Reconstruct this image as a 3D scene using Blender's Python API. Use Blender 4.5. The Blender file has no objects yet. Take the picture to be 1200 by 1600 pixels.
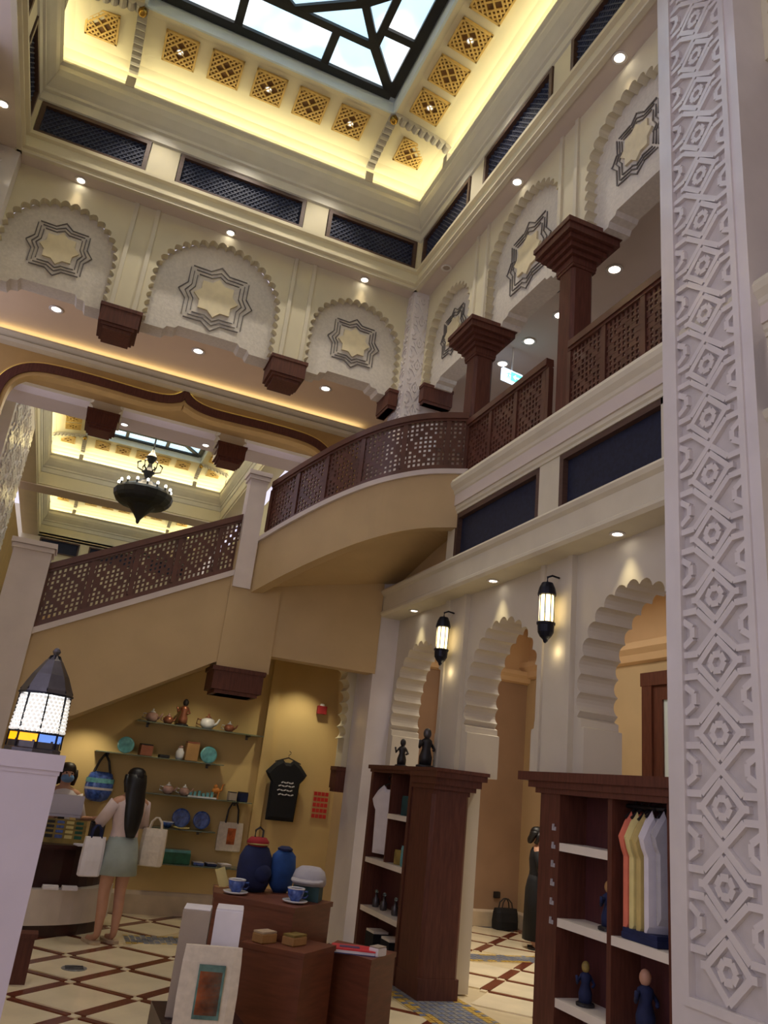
import bpy, bmesh, math, random
from mathutils import Vector, Matrix
random.seed(7)
sc = bpy.context.scene
COL = sc.collection

# ---------------------------------------------------------------- camera, world, exposure
YAW, PITCH, ROLL, FPX, CAMZ = 0.3616846, 0.34154232, 0.11407355, 1214.165, 1.6
def cam_axes():
    f = Vector((math.sin(YAW)*math.cos(PITCH), math.cos(YAW)*math.cos(PITCH), math.sin(PITCH)))
    r0 = Vector((math.cos(YAW), -math.sin(YAW), 0)); u0 = r0.cross(f)
    r = math.cos(ROLL)*r0 + math.sin(ROLL)*u0
    u = -math.sin(ROLL)*r0 + math.cos(ROLL)*u0
    return r, u, f
cd = bpy.data.cameras.new('camera'); cam = bpy.data.objects.new('camera', cd); COL.objects.link(cam)
_r, _u, _f = cam_axes()
cam.matrix_world = Matrix(((_r.x, _u.x, -_f.x, 0), (_r.y, _u.y, -_f.y, 0), (_r.z, _u.z, -_f.z, CAMZ), (0, 0, 0, 1)))
cd.sensor_fit = 'VERTICAL'; cd.sensor_height = 36.0; cd.lens = FPX/1600*36.0
cd.clip_start = 0.05; cd.clip_end = 200
sc.camera = cam
w = bpy.data.worlds.new('world'); sc.world = w; w.use_nodes = True
bg = w.node_tree.nodes['Background']; bg.inputs[0].default_value = (0.68, 0.64, 0.80, 1); bg.inputs[1].default_value = 0.9
sc.view_settings.view_transform = 'Standard'; sc.view_settings.look = 'None'
sc.view_settings.exposure = 0.62; sc.view_settings.gamma = 1.0; sc.view_settings.use_curve_mapping = False
sc.cycles.use_denoising = True; sc.cycles.use_adaptive_sampling = True; sc.cycles.adaptive_threshold = 0.05
sc.cycles.max_bounces = 6; sc.cycles.diffuse_bounces = 4; sc.cycles.caustics_reflective = False; sc.cycles.caustics_refractive = False
sc.cycles.sample_clamp_indirect = 4.0

def area_light(name, loc, sx, sy, power, col, rot=(0, 0, 0)):
    l = bpy.data.lights.new(name, 'AREA'); l.shape = 'RECTANGLE'; l.size = sx; l.size_y = sy
    l.energy = power; l.color = col
    o = bpy.data.objects.new(name, l); o.location = loc; o.rotation_euler = rot; COL.objects.link(o); return o
WARM = (1.0, 0.80, 0.52); YEL = (1.0, 0.92, 0.62); NEUT = (1.0, 0.90, 0.76)
# cove strips lying in the trough behind the crown moulding of the near atrium
R1 = (-1.79, 3.28, 3.66, 8.42)                       # frieze rectangle x0 x1 y0 y1
area_light('cove_strip_back', (0.745, 8.335, 9.412), 4.7, 0.05, 10, YEL, (math.pi, 0, 0))
area_light('cove_strip_right', (3.195, 6.04, 9.412), 0.05, 4.4, 9.5, YEL, (math.pi, 0, 0))
area_light('cove_strip_left', (-1.705, 6.04, 9.412), 0.05, 4.4, 9.5, YEL, (math.pi, 0, 0))
area_light('cove_strip_near', (0.745, 3.745, 9.412), 4.7, 0.05, 9.5, YEL, (math.pi, 0, 0))

# ---------------------------------------------------------------- materials
def lin(c):
    c = c/255.0
    return c/12.92 if c <= 0.04045 else ((c+0.055)/1.055)**2.4
MATS = {}
def mat(name, rgb, rough=0.6, var=0.06, scale=6.0, metal=0.0, emit=None, es=0.0, bump=0.0, trans=0.0, coat=0.0, stretch=None, spec=0.5):
    m = bpy.data.materials.new(name); m.use_nodes = True
    nt = m.node_tree; b = nt.nodes['Principled BSDF']
    c = tuple(lin(v) for v in rgb)
    tc = nt.nodes.new('ShaderNodeTexCoord'); mp = nt.nodes.new('ShaderNodeMapping')
    nt.links.new(tc.outputs['Object'], mp.inputs[0])
    if stretch: mp.inputs['Scale'].default_value = stretch
    n = nt.nodes.new('ShaderNodeTexNoise'); n.inputs['Scale'].default_value = scale; n.inputs['Detail'].default_value = 5
    nt.links.new(mp.outputs[0], n.inputs['Vector'])
    rp = nt.nodes.new('ShaderNodeValToRGB')
    rp.color_ramp.elements[0].position = 0.3; rp.color_ramp.elements[1].position = 0.7
    rp.color_ramp.elements[0].color = tuple(max(0, v*(1-var*2)) for v in c)+(1,)
    rp.color_ramp.elements[1].color = tuple(min(1, v*(1+var)) for v in c)+(1,)
    nt.links.new(n.outputs['Fac'], rp.inputs[0]); nt.links.new(rp.outputs[0], b.inputs['Base Color'])
    b.inputs['Roughness'].default_value = rough; b.inputs['Metallic'].default_value = metal
    b.inputs['Specular IOR Level'].default_value = spec
    if coat: b.inputs['Coat Weight'].default_value = coat; b.inputs['Coat Roughness'].default_value = 0.1
    if trans: b.inputs['Transmission Weight'].default_value = trans
    if emit:
        b.inputs['Emission Color'].default_value = tuple(lin(v) for v in emit)+(1,)
        b.inputs['Emission Strength'].default_value = es
    if bump:
        bp = nt.nodes.new('ShaderNodeBump'); bp.inputs['Strength'].default_value = bump; bp.inputs['Distance'].default_value = 0.01
        nt.links.new(n.outputs['Fac'], bp.inputs['Height']); nt.links.new(bp.outputs[0], b.inputs['Normal'])
    MATS[name] = m; return m
mat('cream_wall', (218, 209, 180), 0.7, 0.03, 2)
mat('arch_panel', (214, 207, 196), 0.6, 0.05, 30, bump=0.25)
mat('star_plate', (222, 210, 176), 0.5, 0.04, 12)
mat('star_shadow', (112, 106, 102), 0.6, 0.05, 20)  # dark tone stands in for shadow between the layered star frames
mat('soffit', (212, 199, 190), 0.8, 0.02, 2)
mat('gallery_soffit', (222, 198, 168), 0.8, 0.02, 2)
mat('moulding', (214, 206, 184), 0.55, 0.03, 4)
mat('crown', (206, 202, 190), 0.5, 0.03, 4)
mat('cove', (236, 222, 150), 0.8, 0.02, 2)
mat('cove_ceiling', (222, 212, 178), 0.8, 0.02, 2)
mat('vent_back', (120, 84, 34), 0.7, 0.1, 8)
mat('vent_bar', (214, 178, 100), 0.6, 0.05, 8)
mat('rib', (176, 170, 160), 0.7, 0.03, 6)
mat('brass', (168, 132, 60), 0.25, 0.05, 8, metal=0.9)
mat('recess_white', (210, 224, 230), 0.7, 0.02, 3)
mat('black_metal', (16, 20, 22), 0.45, 0.1, 8)
mat('pier_white', (222, 215, 214), 0.28, 0.04, 3, coat=0.25)
mat('relief_ground', (204, 196, 192), 0.7, 0.05, 8)
mat('wood_frame', (86, 62, 52), 0.5, 0.12, 5, stretch=(1, 1, 8))
mat('wood_dark', (94, 54, 43), 0.5, 0.14, 6, stretch=(8, 8, 1), spec=0.3)
mat('arcade_grey', (206, 197, 180), 0.7, 0.03, 2)
mat('wood_table', (112, 62, 42), 0.5, 0.12, 6, stretch=(1, 1, 8))
mat('wood_rail', (92, 54, 42), 0.4, 0.12, 6, coat=0.2)
mat('navy', (24, 29, 54), 0.75, 0.2, 30)
mat('navy_mesh', (48, 55, 84), 0.6, 0.15, 30)
mat('stair_beige', (196, 170, 128), 0.7, 0.03, 3)
mat('stair_white', (214, 202, 196), 0.5, 0.03, 5)
mat('gold_wall', (190, 156, 98), 0.55, 0.05, 3)
mat('led_yellow', (240, 214, 120), 0.5, 0.0, 4, emit=(240, 205, 90), es=0.55)
mat('room_tan', (200, 176, 138), 0.75, 0.03, 2)
mat('gold_trim', (206, 172, 110), 0.45, 0.05, 6)
mat('shop_yellow', (208, 180, 122), 0.75, 0.04, 2)
mat('room_peach', (220, 188, 148), 0.75, 0.03, 2)
mat('room_brown', (162, 132, 108), 0.7, 0.06, 2)
mat('marble_base', (208, 190, 166), 0.35, 0.08, 5)
mat('floor_cream', (240, 226, 194), 0.16, 0.06, 3, coat=0.2)
mat('floor_brown', (112, 58, 42), 0.2, 0.15, 6)
mat('floor_joint', (206, 190, 156), 0.3, 0.05, 6)
mat('mosaic_grey', (132, 132, 134), 0.4, 0.25, 40)
mat('mosaic_blue', (104, 116, 146), 0.4, 0.2, 40)
mat('mosaic_yellow', (190, 158, 76), 0.4, 0.2, 40)
mat('white_board', (226, 216, 204), 0.5, 0.03, 6)
mat('glass_shelf', (190, 215, 205), 0.08, 0.02, 4, trans=0.85)
mat('cabinet_back', (80, 38, 38), 0.6, 0.12, 6, stretch=(8, 8, 1))
mat('lantern_black', (22, 24, 40), 0.4, 0.1, 10, metal=0.5)
mat('lantern_glass', (255, 240, 210), 0.4, 0.05, 60, emit=(255, 226, 160), es=2.2)
mat('bulb', (255, 255, 250), 0.4, 0.0, 5, emit=(255, 250, 240), es=4)
mat('downlight_lens', (255, 250, 240), 0.4, 0.0, 5, emit=(255, 246, 230), es=7)
mat('ring_white', (225, 220, 215), 0.5, 0.02, 5)
mat('skin', (196, 148, 122), 0.55, 0.05, 10)
mat('skin_shade', (176, 122, 98), 0.55, 0.05, 10)
mat('hair_black', (14, 12, 14), 0.45, 0.3, 30, stretch=(6, 6, 1))
mat('hair_brown', (40, 26, 22), 0.5, 0.3, 30)
mat('cloth_pink', (216, 196, 194), 0.85, 0.05, 12)
mat('cloth_mint', (160, 172, 168), 0.85, 0.05, 12)
mat('cloth_white', (222, 216, 222), 0.85, 0.04, 12)
mat('cloth_black', (10, 11, 20), 0.8, 0.2, 12)
mat('cloth_navy', (24, 34, 76), 0.8, 0.15, 12)
mat('cloth_blue', (30, 72, 136), 0.8, 0.15, 12)
mat('cloth_grey', (176, 172, 178), 0.85, 0.05, 12)
mat('cloth_salmon', (224, 122, 96), 0.85, 0.06, 12)
mat('cloth_yellow', (224, 208, 140), 0.85, 0.06, 12)
mat('cloth_olive', (198, 176, 110), 0.85, 0.06, 12)
mat('cloth_red', (150, 30, 36), 0.8, 0.08, 12)
mat('canvas', (216, 204, 186), 0.9, 0.06, 30, bump=0.15)
mat('canvas_beige', (190, 168, 142), 0.9, 0.06, 30, bump=0.15)
mat('mask_blue', (110, 150, 200), 0.7, 0.04, 12)
mat('print_orange', (198, 104, 52), 0.8, 0.3, 14)
mat('print_green', (96, 128, 120), 0.8, 0.3, 14)
mat('print_white', (226, 224, 226), 0.7, 0.05, 14)
mat('sign_red', (204, 44, 40), 0.6, 0.08, 10)
mat('paper_white', (232, 228, 236), 0.6, 0.03, 10)
mat('paper_grey', (170, 156, 142), 0.7, 0.04, 10)
mat('card_brown', (176, 134, 84), 0.7, 0.08, 10)
mat('card_side', (120, 92, 84), 0.7, 0.08, 10)
mat('china_blue', (62, 92, 170), 0.15, 0.3, 30, coat=0.4)
mat('china_white', (228, 228, 232), 0.15, 0.05, 10, coat=0.4)
mat('china_teal', (96, 160, 168), 0.2, 0.2, 20, coat=0.4)
mat('china_pink', (188, 150, 140), 0.2, 0.15, 20, coat=0.4)
mat('copper', (170, 110, 84), 0.3, 0.1, 12, metal=0.6)
mat('camel_orange', (206, 130, 52), 0.6, 0.1, 12)
mat('dark_item', (34, 30, 34), 0.5, 0.2, 12)
mat('teal_box', (30, 70, 74), 0.5, 0.2, 12)
mat('green_box', (32, 92, 70), 0.5, 0.2, 12)
mat('book_red', (210, 40, 56), 0.4, 0.1, 12)
mat('book_blue', (60, 60, 110), 0.4, 0.1, 12)
mat('rack_olive', (150, 128, 66), 0.6, 0.2, 12)
mat('counter_dark', (52, 22, 24), 0.35, 0.15, 8, coat=0.2)
mat('counter_white', (208, 196, 186), 0.4, 0.04, 6)
mat('screen_white', (214, 212, 232), 0.5, 0.02, 6)
mat('phone_glow', (220, 235, 240), 0.4, 0.0, 6, emit=(190, 225, 235), es=1.0)
mat('exit_green', (60, 190, 160), 0.4, 0.1, 20, emit=(90, 220, 190), es=1.6)
mat('exit_white', (210, 240, 255), 0.4, 0.0, 20, emit=(190, 225, 255), es=2.4)
mat('lamp_bead', (255, 255, 252), 0.3, 0.02, 50, emit=(255, 252, 244), es=0.3)
mat('lamp_orange', (245, 165, 20), 0.3, 0.1, 20, emit=(250, 165, 10), es=1.0)
mat('lamp_blue', (110, 150, 225), 0.3, 0.1, 20, emit=(100, 140, 220), es=0.7)
mat('pewter', (96, 92, 96), 0.35, 0.15, 12, metal=0.7)
mat('pedestal_marble', (214, 204, 218), 0.35, 0.04, 3, coat=0.2)
mat('sky_pane', (200, 230, 250), 0.3, 0.0, 2)
def sky_pane():
    m = MATS['sky_pane']; nt = m.node_tree; b = nt.nodes['Principled BSDF']
    tc = nt.nodes.new('ShaderNodeTexCoord'); n = nt.nodes.new('ShaderNodeTexNoise'); n.inputs['Scale'].default_value = 1.6; n.inputs['Detail'].default_value = 1
    nt.links.new(tc.outputs['Object'], n.inputs['Vector'])
    rp = nt.nodes.new('ShaderNodeValToRGB'); rp.color_ramp.elements[0].position = 0.50; rp.color_ramp.elements[1].position = 0.68
    rp.color_ramp.elements[0].color = (0.52, 0.74, 0.90, 1); rp.color_ramp.elements[1].color = (1, 1, 1, 1)
    nt.links.new(n.outputs['Fac'], rp.inputs[0]); nt.links.new(rp.outputs[0], b.inputs['Emission Color'])
    b.inputs['Emission Strength'].default_value = 0.85
sky_pane()

# ---------------------------------------------------------------- mesh helpers
class MB:
    def __init__(s): s.v = []; s.f = []
    def face(s, pts):
        i = len(s.v); s.v += [tuple(p) for p in pts]; s.f.append(tuple(range(i, i+len(pts))))
    def box(s, x0, x1, y0, y1, z0, z1, mp=None):
        P = [(x0, y0, z0), (x1, y0, z0), (x1, y1, z0), (x0, y1, z0), (x0, y0, z1), (x1, y0, z1), (x1, y1, z1), (x0, y1, z1)]
        if mp: P = [mp(*p) for p in P]
        i = len(s.v); s.v += [tuple(p) for p in P]
        for q in ((0, 3, 2, 1), (4, 5, 6, 7), (0, 1, 5, 4), (1, 2, 6, 5), (2, 3, 7, 6), (3, 0, 4, 7)): s.f.append(tuple(i+k for k in q))
        return s
    def bar(s, p, q, wd, ht, up=(0, 0, 1)):
        p = Vector(p); q = Vector(q); d = (q-p); wd *= 1+random.uniform(-.03, .03); ht *= 1+random.uniform(-.06, .06)
        if d.length < 1e-6: return s
        d.normalize(); u = Vector(up); sd = d.cross(u)
        if sd.length < 1e-4: sd = d.cross(Vector((1, 0, 0)))
        sd.normalize(); u = sd.cross(d); a = sd*wd/2; b = u*ht/2
        i = len(s.v)
        for o in (p, q):
            for k in (-a-b, a-b, a+b, -a+b): s.v.append(tuple(o+k))
        for t in ((0, 1, 2, 3), (7, 6, 5, 4), (0, 4, 5, 1), (1, 5, 6, 2), (2, 6, 7, 3), (3, 7, 4, 0)): s.f.append(tuple(i+k for k in t))
        return s
    def prism(s, poly, d0, d1, mp):
        n = len(poly); i = len(s.v)
        s.v += [tuple(mp(a, b, d0)) for a, b in poly] + [tuple(mp(a, b, d1)) for a, b in poly]
        s.f.append(tuple(range(i, i+n))); s.f.append(tuple(range(i+2*n-1, i+n-1, -1)))
        for k in range(n): s.f.append((i+k, i+n+k, i+n+(k+1) % n, i+(k+1) % n))
        return s
    def loft(s, rings, cap=True, closed=True, loop=False):
        n = len(rings[0]); i = len(s.v)
        for r in rings: s.v += [tuple(p) for p in r]
        m = len(rings)
        for a in range(m if loop else m-1):
            b = (a+1) % m
            for k in range(n if closed else n-1):
                k2 = (k+1) % n
                s.f.append((i+a*n+k, i+a*n+k2, i+b*n+k2, i+b*n+k))
        if cap and closed and not loop:
            s.f.append(tuple(i+k for k in range(n))); s.f.append(tuple(i+(m-1)*n+k for k in reversed(range(n))))
        return s
    def lathe(s, prof, c=(0, 0, 0), seg=16, sx=1, sy=1, wob=0, cap=True):
        rings = []
        for r, z in prof:
            rings.append([(c[0]+sx*r*(1+wob*(k % 2))*math.cos(2*math.pi*k/seg), c[1]+sy*r*(1+wob*(k % 2))*math.sin(2*math.pi*k/seg), c[2]+z) for k in range(seg)])
        return s.loft(rings, cap=cap)
    def tube(s, pts, r, seg=8):
        pts = [Vector(p) for p in pts]; rings = []
        rr = r if isinstance(r, (list, tuple)) else [r]*len(pts)
        for k, p in enumerate(pts):
            d = (pts[min(k+1, len(pts)-1)]-pts[max(k-1, 0)]).normalized()
            a = d.cross(Vector((0, 0, 1)))
            if a.length < 1e-3: a = d.cross(Vector((1, 0, 0)))
            a.normalize(); b = a.cross(d)
            rings.append([p+rr[k]*(math.cos(2*math.pi*t/seg)*a+math.sin(2*math.pi*t/seg)*b) for t in range(seg)])
        return s.loft(rings)
    def ball(s, c, rx, ry=None, rz=None, seg=12, rg=8):
        ry = ry or rx; rz = rz or rx
        return s.loft([[(c[0]+rx*math.sin(a)*math.cos(2*math.pi*k/seg), c[1]+ry*math.sin(a)*math.sin(2*math.pi*k/seg), c[2]-rz*math.cos(a)) for k in range(seg)] for a in [max(.08, min(math.pi-.08, math.pi*t/rg)) for t in range(rg+1)]])
    def mesh(s, name):
        me = bpy.data.meshes.new(name); me.from_pydata(s.v, [], s.f)
        b = bmesh.new(); b.from_mesh(me); bmesh.ops.recalc_face_normals(b, faces=b.faces); b.to_mesh(me); b.free(); return me
    def split(s, name, m, parent=None, smooth=False, **kw):
        par = list(range(len(s.v)))
        def find(a):
            while par[a] != a: par[a] = par[par[a]]; a = par[a]
            return a
        for f in s.f:
            for k in f[1:]: par[find(k)] = find(f[0])
        grp = {}
        for f in s.f: grp.setdefault(find(f[0]), []).append(f)
        out = []
        for fs in grp.values():
            t = MB(); ids = {}
            for f in fs:
                for k in f:
                    if k not in ids: ids[k] = len(t.v); t.v.append(s.v[k])
                t.f.append(tuple(ids[k] for k in f))
            out.append(t.build(name, m, parent, smooth, **kw))
        return out
    def build(s, name, m, parent=None, smooth=False, **kw):
        me = s.mesh(name); me.materials.append(MATS[m])
        if smooth:
            for p in me.polygons: p.use_smooth = True
        return link(name, me, parent, **kw)
def link(name, me, parent=None, **kw):
    o = bpy.data.objects.new(name, me); COL.objects.link(o)
    if parent is not None: o.parent = parent
    return tag(o, **kw)
def tag(o, label=None, cat=None, group=None, kind=None):
    if label: o['label'] = label
    if cat: o['category'] = cat
    if group: o['group'] = group
    if kind: o['kind'] = kind
    return o
def thing(name, label, cat, loc=(0, 0, 0), rz=0, group=None, kind=None):
    o = bpy.data.objects.new(name, None); COL.objects.link(o); o.empty_display_size = 0.1
    o.location = loc; o.rotation_euler = (0, 0, rz)
    return tag(o, label, cat, group, kind)
def dup(o, parent=None, **kw):
    c = o.copy(); COL.objects.link(c); c.parent = parent
    for ch in list(o.children): dup(ch, c)
    return tag(c, **kw)
def spot(parent, loc, power, col, angle=80, blend=0.6, target=None, rad=0.04):
    l = bpy.data.lights.new('lamp', 'SPOT'); l.energy = power; l.color = col; l.spot_size = math.radians(angle); l.spot_blend = blend; l.shadow_soft_size = rad
    o = bpy.data.objects.new('lamp', l); COL.objects.link(o); o.location = loc
    if target: o.rotation_euler = (Vector(target)-Vector(loc)).to_track_quat('-Z', 'Y').to_euler()
    return o
def point(loc, power, col, rad=0.05):
    l = bpy.data.lights.new('lamp', 'POINT'); l.energy = power; l.color = col; l.shadow_soft_size = rad
    o = bpy.data.objects.new('lamp', l); COL.objects.link(o); o.location = loc; return o
def structure(name, label, cat): return thing(name, label, cat, kind='structure')
# ================================================================ large structure
XW, YW = 3.55, 8.70                                   # arch wall planes (right, back)
fb = lambda s, z, d=0: (s, YW+d, z)                    # on the back wall
fr = lambda s, z, d=0: (XW+d, s, z)                    # on the right wall
fl = lambda s, z, d=0: (-2.06-d, s, z)                 # on the left wall

def arch_path(c, half, zs, apex, zb, step=0.115, bump=0.058, jamb=0.0, flip=1):
    """scalloped arch outline from left foot over the crown to the right foot"""
    base = []
    n = 40
    for t in range(12): base.append((c-half, zb+(zs-zb)*t/12))
    for t in range(n+1):
        a = math.pi*(1-t/n)
        base.append((c+half*math.cos(a), zs+(apex-zs)*math.sin(a)**0.92))
    for t in range(1, 13): base.append((c+half, zs-(zs-zb)*t/12))
    L = [0]
    for p, q in zip(base, base[1:]): L.append(L[-1]+math.hypot(q[0]-p[0], q[1]-p[1]))
    N = max(6, int(round(L[-1]/step)))
    def at(l):
        l = max(0, min(L[-1], l))
        for k in range(len(base)-1):
            if l <= L[k+1]+1e-9:
                t = (l-L[k])/max(1e-9, L[k+1]-L[k]); p, q = base[k], base[k+1]
                return (p[0]+(q[0]-p[0])*t, p[1]+(q[1]-p[1])*t)
        return base[-1]
    out = [at(0)]
    for k in range(N):
        p, q = at(L[-1]*k/N), at(L[-1]*(k+1)/N)
        dx, dz = q[0]-p[0], q[1]-p[1]; d = math.hypot(dx, dz); nx, nz = -dz/d*flip, dx/d*flip
        for t in (0.12, 0.3, 0.5, 0.7, 0.88):
            h = bump*math.sin(math.pi*t)**0.7
            out.append((p[0]+dx*t+nx*h, p[1]+dz*t+nz*h))
        out.append(q)
    return out

def octagram(r, n=8, k=0.765):
    pts = []
    for i in range(16):
        a = math.pi/16*2*i+math.pi/8
        rr = r if i % 2 == 0 else r*k
        a = math.pi/8*i+math.pi/4
        pts.append((rr*math.cos(a), rr*math.sin(a)))
    return pts

def arch_star(parent, c, zc, R, mp):
    plate = MB().prism([(c+x, zc+z) for x, z in octagram(R*0.54)], -0.025, 0.0, mp).build('star_plate', 'star_plate', parent)
    m = MB()
    for sc_, w_ in ((1.0, .011), (0.87, .010), (0.74, .010)):
        # dark bars paint the shadow gaps: interlaced square pairs with open corners
        q = R*sc_*0.72
        for k in range(4):
            a = k*math.pi/2
            def rt(x, z): return (c+x*math.cos(a)-z*math.sin(a), zc+x*math.sin(a)+z*math.cos(a))
            for seg in (((-q*.93, q), (-q*0.32, q)), ((-q*0.32, q), (-q*0.0, q*1.26 if sc_ > .9 else q*1.2)), ((0, q*1.26 if sc_ > .9 else q*1.2), (q*0.32, q)), ((q*0.32, q), (q*.93, q))):
                p, r_ = rt(*seg[0]), rt(*seg[1])
                up = Vector(mp(0, 0, 1))-Vector(mp(0, 0, 0))
                m.bar(Vector(mp(p[0], p[1], -0.012)), Vector(mp(r_[0], r_[1], -0.004)), w_, 0.012, up)
    m.build('star_shadow_lines', 'star_shadow', parent)

# ---- upper arcade walls (hung above the gallery)
def upper_wall(wall, arches, s0, s1, mp, z0=6.60, z1=8.10, tag_stars=True):
    arches = sorted(arches)
    poly = [(s0, z0)]
    for c, half, apex in arches:
        zs = apex-half*0.98
        poly += arch_path(c, half, zs, apex, z0)
    poly += [(s1, z0), (s1, z1), (s0, z1)]
    MB().prism(poly, -0.05, 0.07, mp).build('arcade_face', 'cream_wall', wall)
    for c, half, apex in arches:
        zs = apex-half*0.98
        h = half+0.05
        lo, hi, md = 6.56, 6.60, 6.66
        p2 = [(c-h, lo), (c-h*0.66, lo), (c-h*0.62, lo+0.05), (c-h*0.5, lo+0.06), (c-h*0.46, md), (c+h*0.46, md), (c+h*0.5, lo+0.06), (c+h*0.62, lo+0.05), (c+h*0.66, lo), (c+h, lo)]
        n = 20
        top = [(c+h*math.cos(math.pi*t/n), zs+(apex+0.05-zs)*math.sin(math.pi*t/n)) for t in range(n+1)]
        pn = MB().prism(p2+top, 0.055, 0.30, mp).build('arch_panel', 'arch_panel', wall)
        arch_star(pn, c, 7.18, half*0.68, lambda s, z, d, mp=mp: mp(s, z, 0.055+d))
def pilaster_strips(wall, cs, mp, z0=6.60, z1=8.10, hw=0.13):
    for c in cs:
        m = MB()
        for e in (-hw, hw):
            m.prism([(c+e-0.025, z0), (c+e+0.025, z0), (c+e+0.025, z1), (c+e-0.025, z1)], -0.075, -0.04, mp)
        m.split('pilaster_moulding', 'moulding', wall)
def bracket(wall, c, mp, ztop=6.60, hw=0.24, depth=0.34, h=0.32, name='bracket', d0=-0.10):
    m = MB()
    for (k0, k1, z0, z1) in ((1.0, 1.0, 0.0, 0.045), (0.93, 0.93, 0.045, 0.24), (0.80, 0.80, 0.24, 0.28), (0.66, 0.66, 0.28, h)):
        ww = hw*k0; zt = ztop-z0; zb = ztop-z1
        m.prism([(c-ww, zb), (c+ww, zb), (c+ww, zt), (c-ww, zt)], d0+(1-k0)*0.12, depth-(1-k0)*0.12, mp)
    return m.build(name, 'wood_dark', wall)

wall_back = structure('wall_back', 'cream arcade wall with three star panels hung above the staircase', 'wall')
ab = [(-1.15, 0.60, 7.74), (0.725, 0.76, 7.90), (2.60, 0.60, 7.74)]
upper_wall(wall_back, ab, -2.06, 3.55, fb)
pilaster_strips(wall_back, (-0.31, 1.76), fb)
for c in (-0.31, 1.76): bracket(wall_back, c, fb)
bracket(wall_back, 3.20, fb, hw=0.07, h=0.26); 
wall_right = structure('wall_right', 'cream arcade wall with star panels above the wooden gallery railing', 'wall')
ar = [(7.78, 0.56, 7.74), (6.04, 0.70, 7.90), (4.29, 0.56, 7.74)]
upper_wall(wall_right, ar, 3.40, 8.70, fr)
pilaster_strips(wall_right, (6.91, 5.165), fr)
bracket(wall_right, 8.28, fr, hw=0.07, h=0.26)
MB().prism([(2.86, 6.6)]+[(2.86, 8.4), (3.0, 8.4), (3.0, 6.6)], 0, .07, fr).build('arcade_edge', 'cream_wall', wall_right)
upper_wall(wall_right, [(2.20, 0.56, 7.74)], 1.3, 2.90, fr)
wall_left = structure('wall_left', 'cream upper arcade wall at the left edge', 'wall')
upper_wall(wall_left, [(7.78, 0.56, 7.74)], 6.95, 8.70, fl)

# ---- gallery ceilings behind the arcades
ceil_g = structure('ceiling_gallery', 'flat beige gallery ceiling behind the hanging arcades', 'ceiling')
MB().box(-2.06, 3.60, 8.97, 10.62, 6.90, 7.0).build('soffit_slab', 'gallery_soffit', ceil_g)
MB().box(3.83, 6.4, -2, 10.62, 6.90, 7.0).build('soffit_slab', 'soffit', ceil_g)
MB().box(3.60, 3.84, 8.6, 10.62, 6.90, 7.0).build('soffit_slab', 'gallery_soffit', ceil_g)
wgal = structure('wall_gallery', 'pale grey rear wall of the upper gallery', 'wall')
MB().box(6.0, 6.2, -2, 10.62, 4.6, 6.9).build('rear_face', 'soffit', wgal)
MB().box(3.6, 6.2, 10.55, 10.7, 4.6, 6.9).build('end_face', 'soffit', wgal)

# ---- relief strapwork
def relief(parent, mp, s0, s1, z0, z1, per=0.37, t=0.036, h=0.028):
    W = s1-s0; c = (s0+s1)/2; m = MB()
    nrm = Vector(mp(0, 0, 1))-Vector(mp(0, 0, 0))
    k = W/0.46
    def st(pts, z):
        for a, b in zip(pts, pts[1:]):
            za, zb = z+a[1], z+b[1]
            if min(za, zb) < z0 or max(za, zb) > z1: continue
            m.bar(Vector(mp(c+a[0]*k, za, -h/2)), Vector(mp(c+b[0]*k, zb, -h/2)), t, h, nrm)
    z = z0+0.16
    while z < z1:
        P = per
        for sg in (1, -1):
            st([(-.23*sg, .062), (-.13*sg, .062), (.13*sg, P-.062), (.23*sg, P-.062)], z)
            st([(-.13*sg, .0), (0, .135)], z); st([(.13*sg, .0), (0, -.135)], z)
            st([(.23*sg, P*.30), (.165*sg, P*.42), (.165*sg, P*.58), (.23*sg, P*.70)], z)
            st([(.13*sg, 0), (.165*sg, 0.0)], z)
        hx = [(.05*math.cos(a), .05*math.sin(a)) for a in [math.pi/3*q for q in range(7)]]
        st(hx, z)
        z += per
    return m.build('strapwork', 'pier_white', parent, kind='stuff')
def relief_pier(name, label, mp, s0, s1, z0, z1, thick, margin=0.10, depth=0.035, rz0=0.78, extra=None):
    p = structure(name, label, 'pier')
    a, b = s0+margin, s1-margin*1.15
    m = MB()
    m.prism([(s0, z0), (s1, z0), (s1, z1), (s0, z1)], depth, thick, mp)
    m.prism([(s0, z0), (a, z0), (a, z1), (s0, z1)], 0, depth, mp); m.prism([(b, z0), (s1, z0), (s1, z1), (b, z1)], 0, depth, mp)
    m.prism([(a, z0), (b, z0), (b, rz0), (a, rz0)], 0, depth, mp)
    m.build('pier_body', 'pier_white', p)
    g = MB().prism([(a, rz0), (b, rz0), (b, z1), (a, z1)], depth-0.006, depth-0.002, mp).build('relief_ground', 'relief_ground', p)
    fm = MB()
    for e in (a, b): fm.prism([(e-.022, rz0-.022), (e+.022, rz0-.022), (e+.022, z1), (e-.022, z1)], -0.015, depth, mp)
    fm.prism([(a+.022, rz0-.022), (b-.022, rz0-.022), (b-.022, rz0+.022), (a+.022, rz0+.022)], -0.014, depth, mp)
    fm.split('relief_frame', 'pier_white', p)
    relief(p, lambda s, z, d: mp(s, z, depth-0.006+d), a+.02, b-.02, rz0+.02, z1)
    return p
relief_pier('wall_pier', 'tall white marble pier carved with interlaced strapwork in the right foreground', lambda s, z, d=0: (3.23+d, s, z), 2.865, 3.605, 0.0, 9.9, 0.36)
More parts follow.
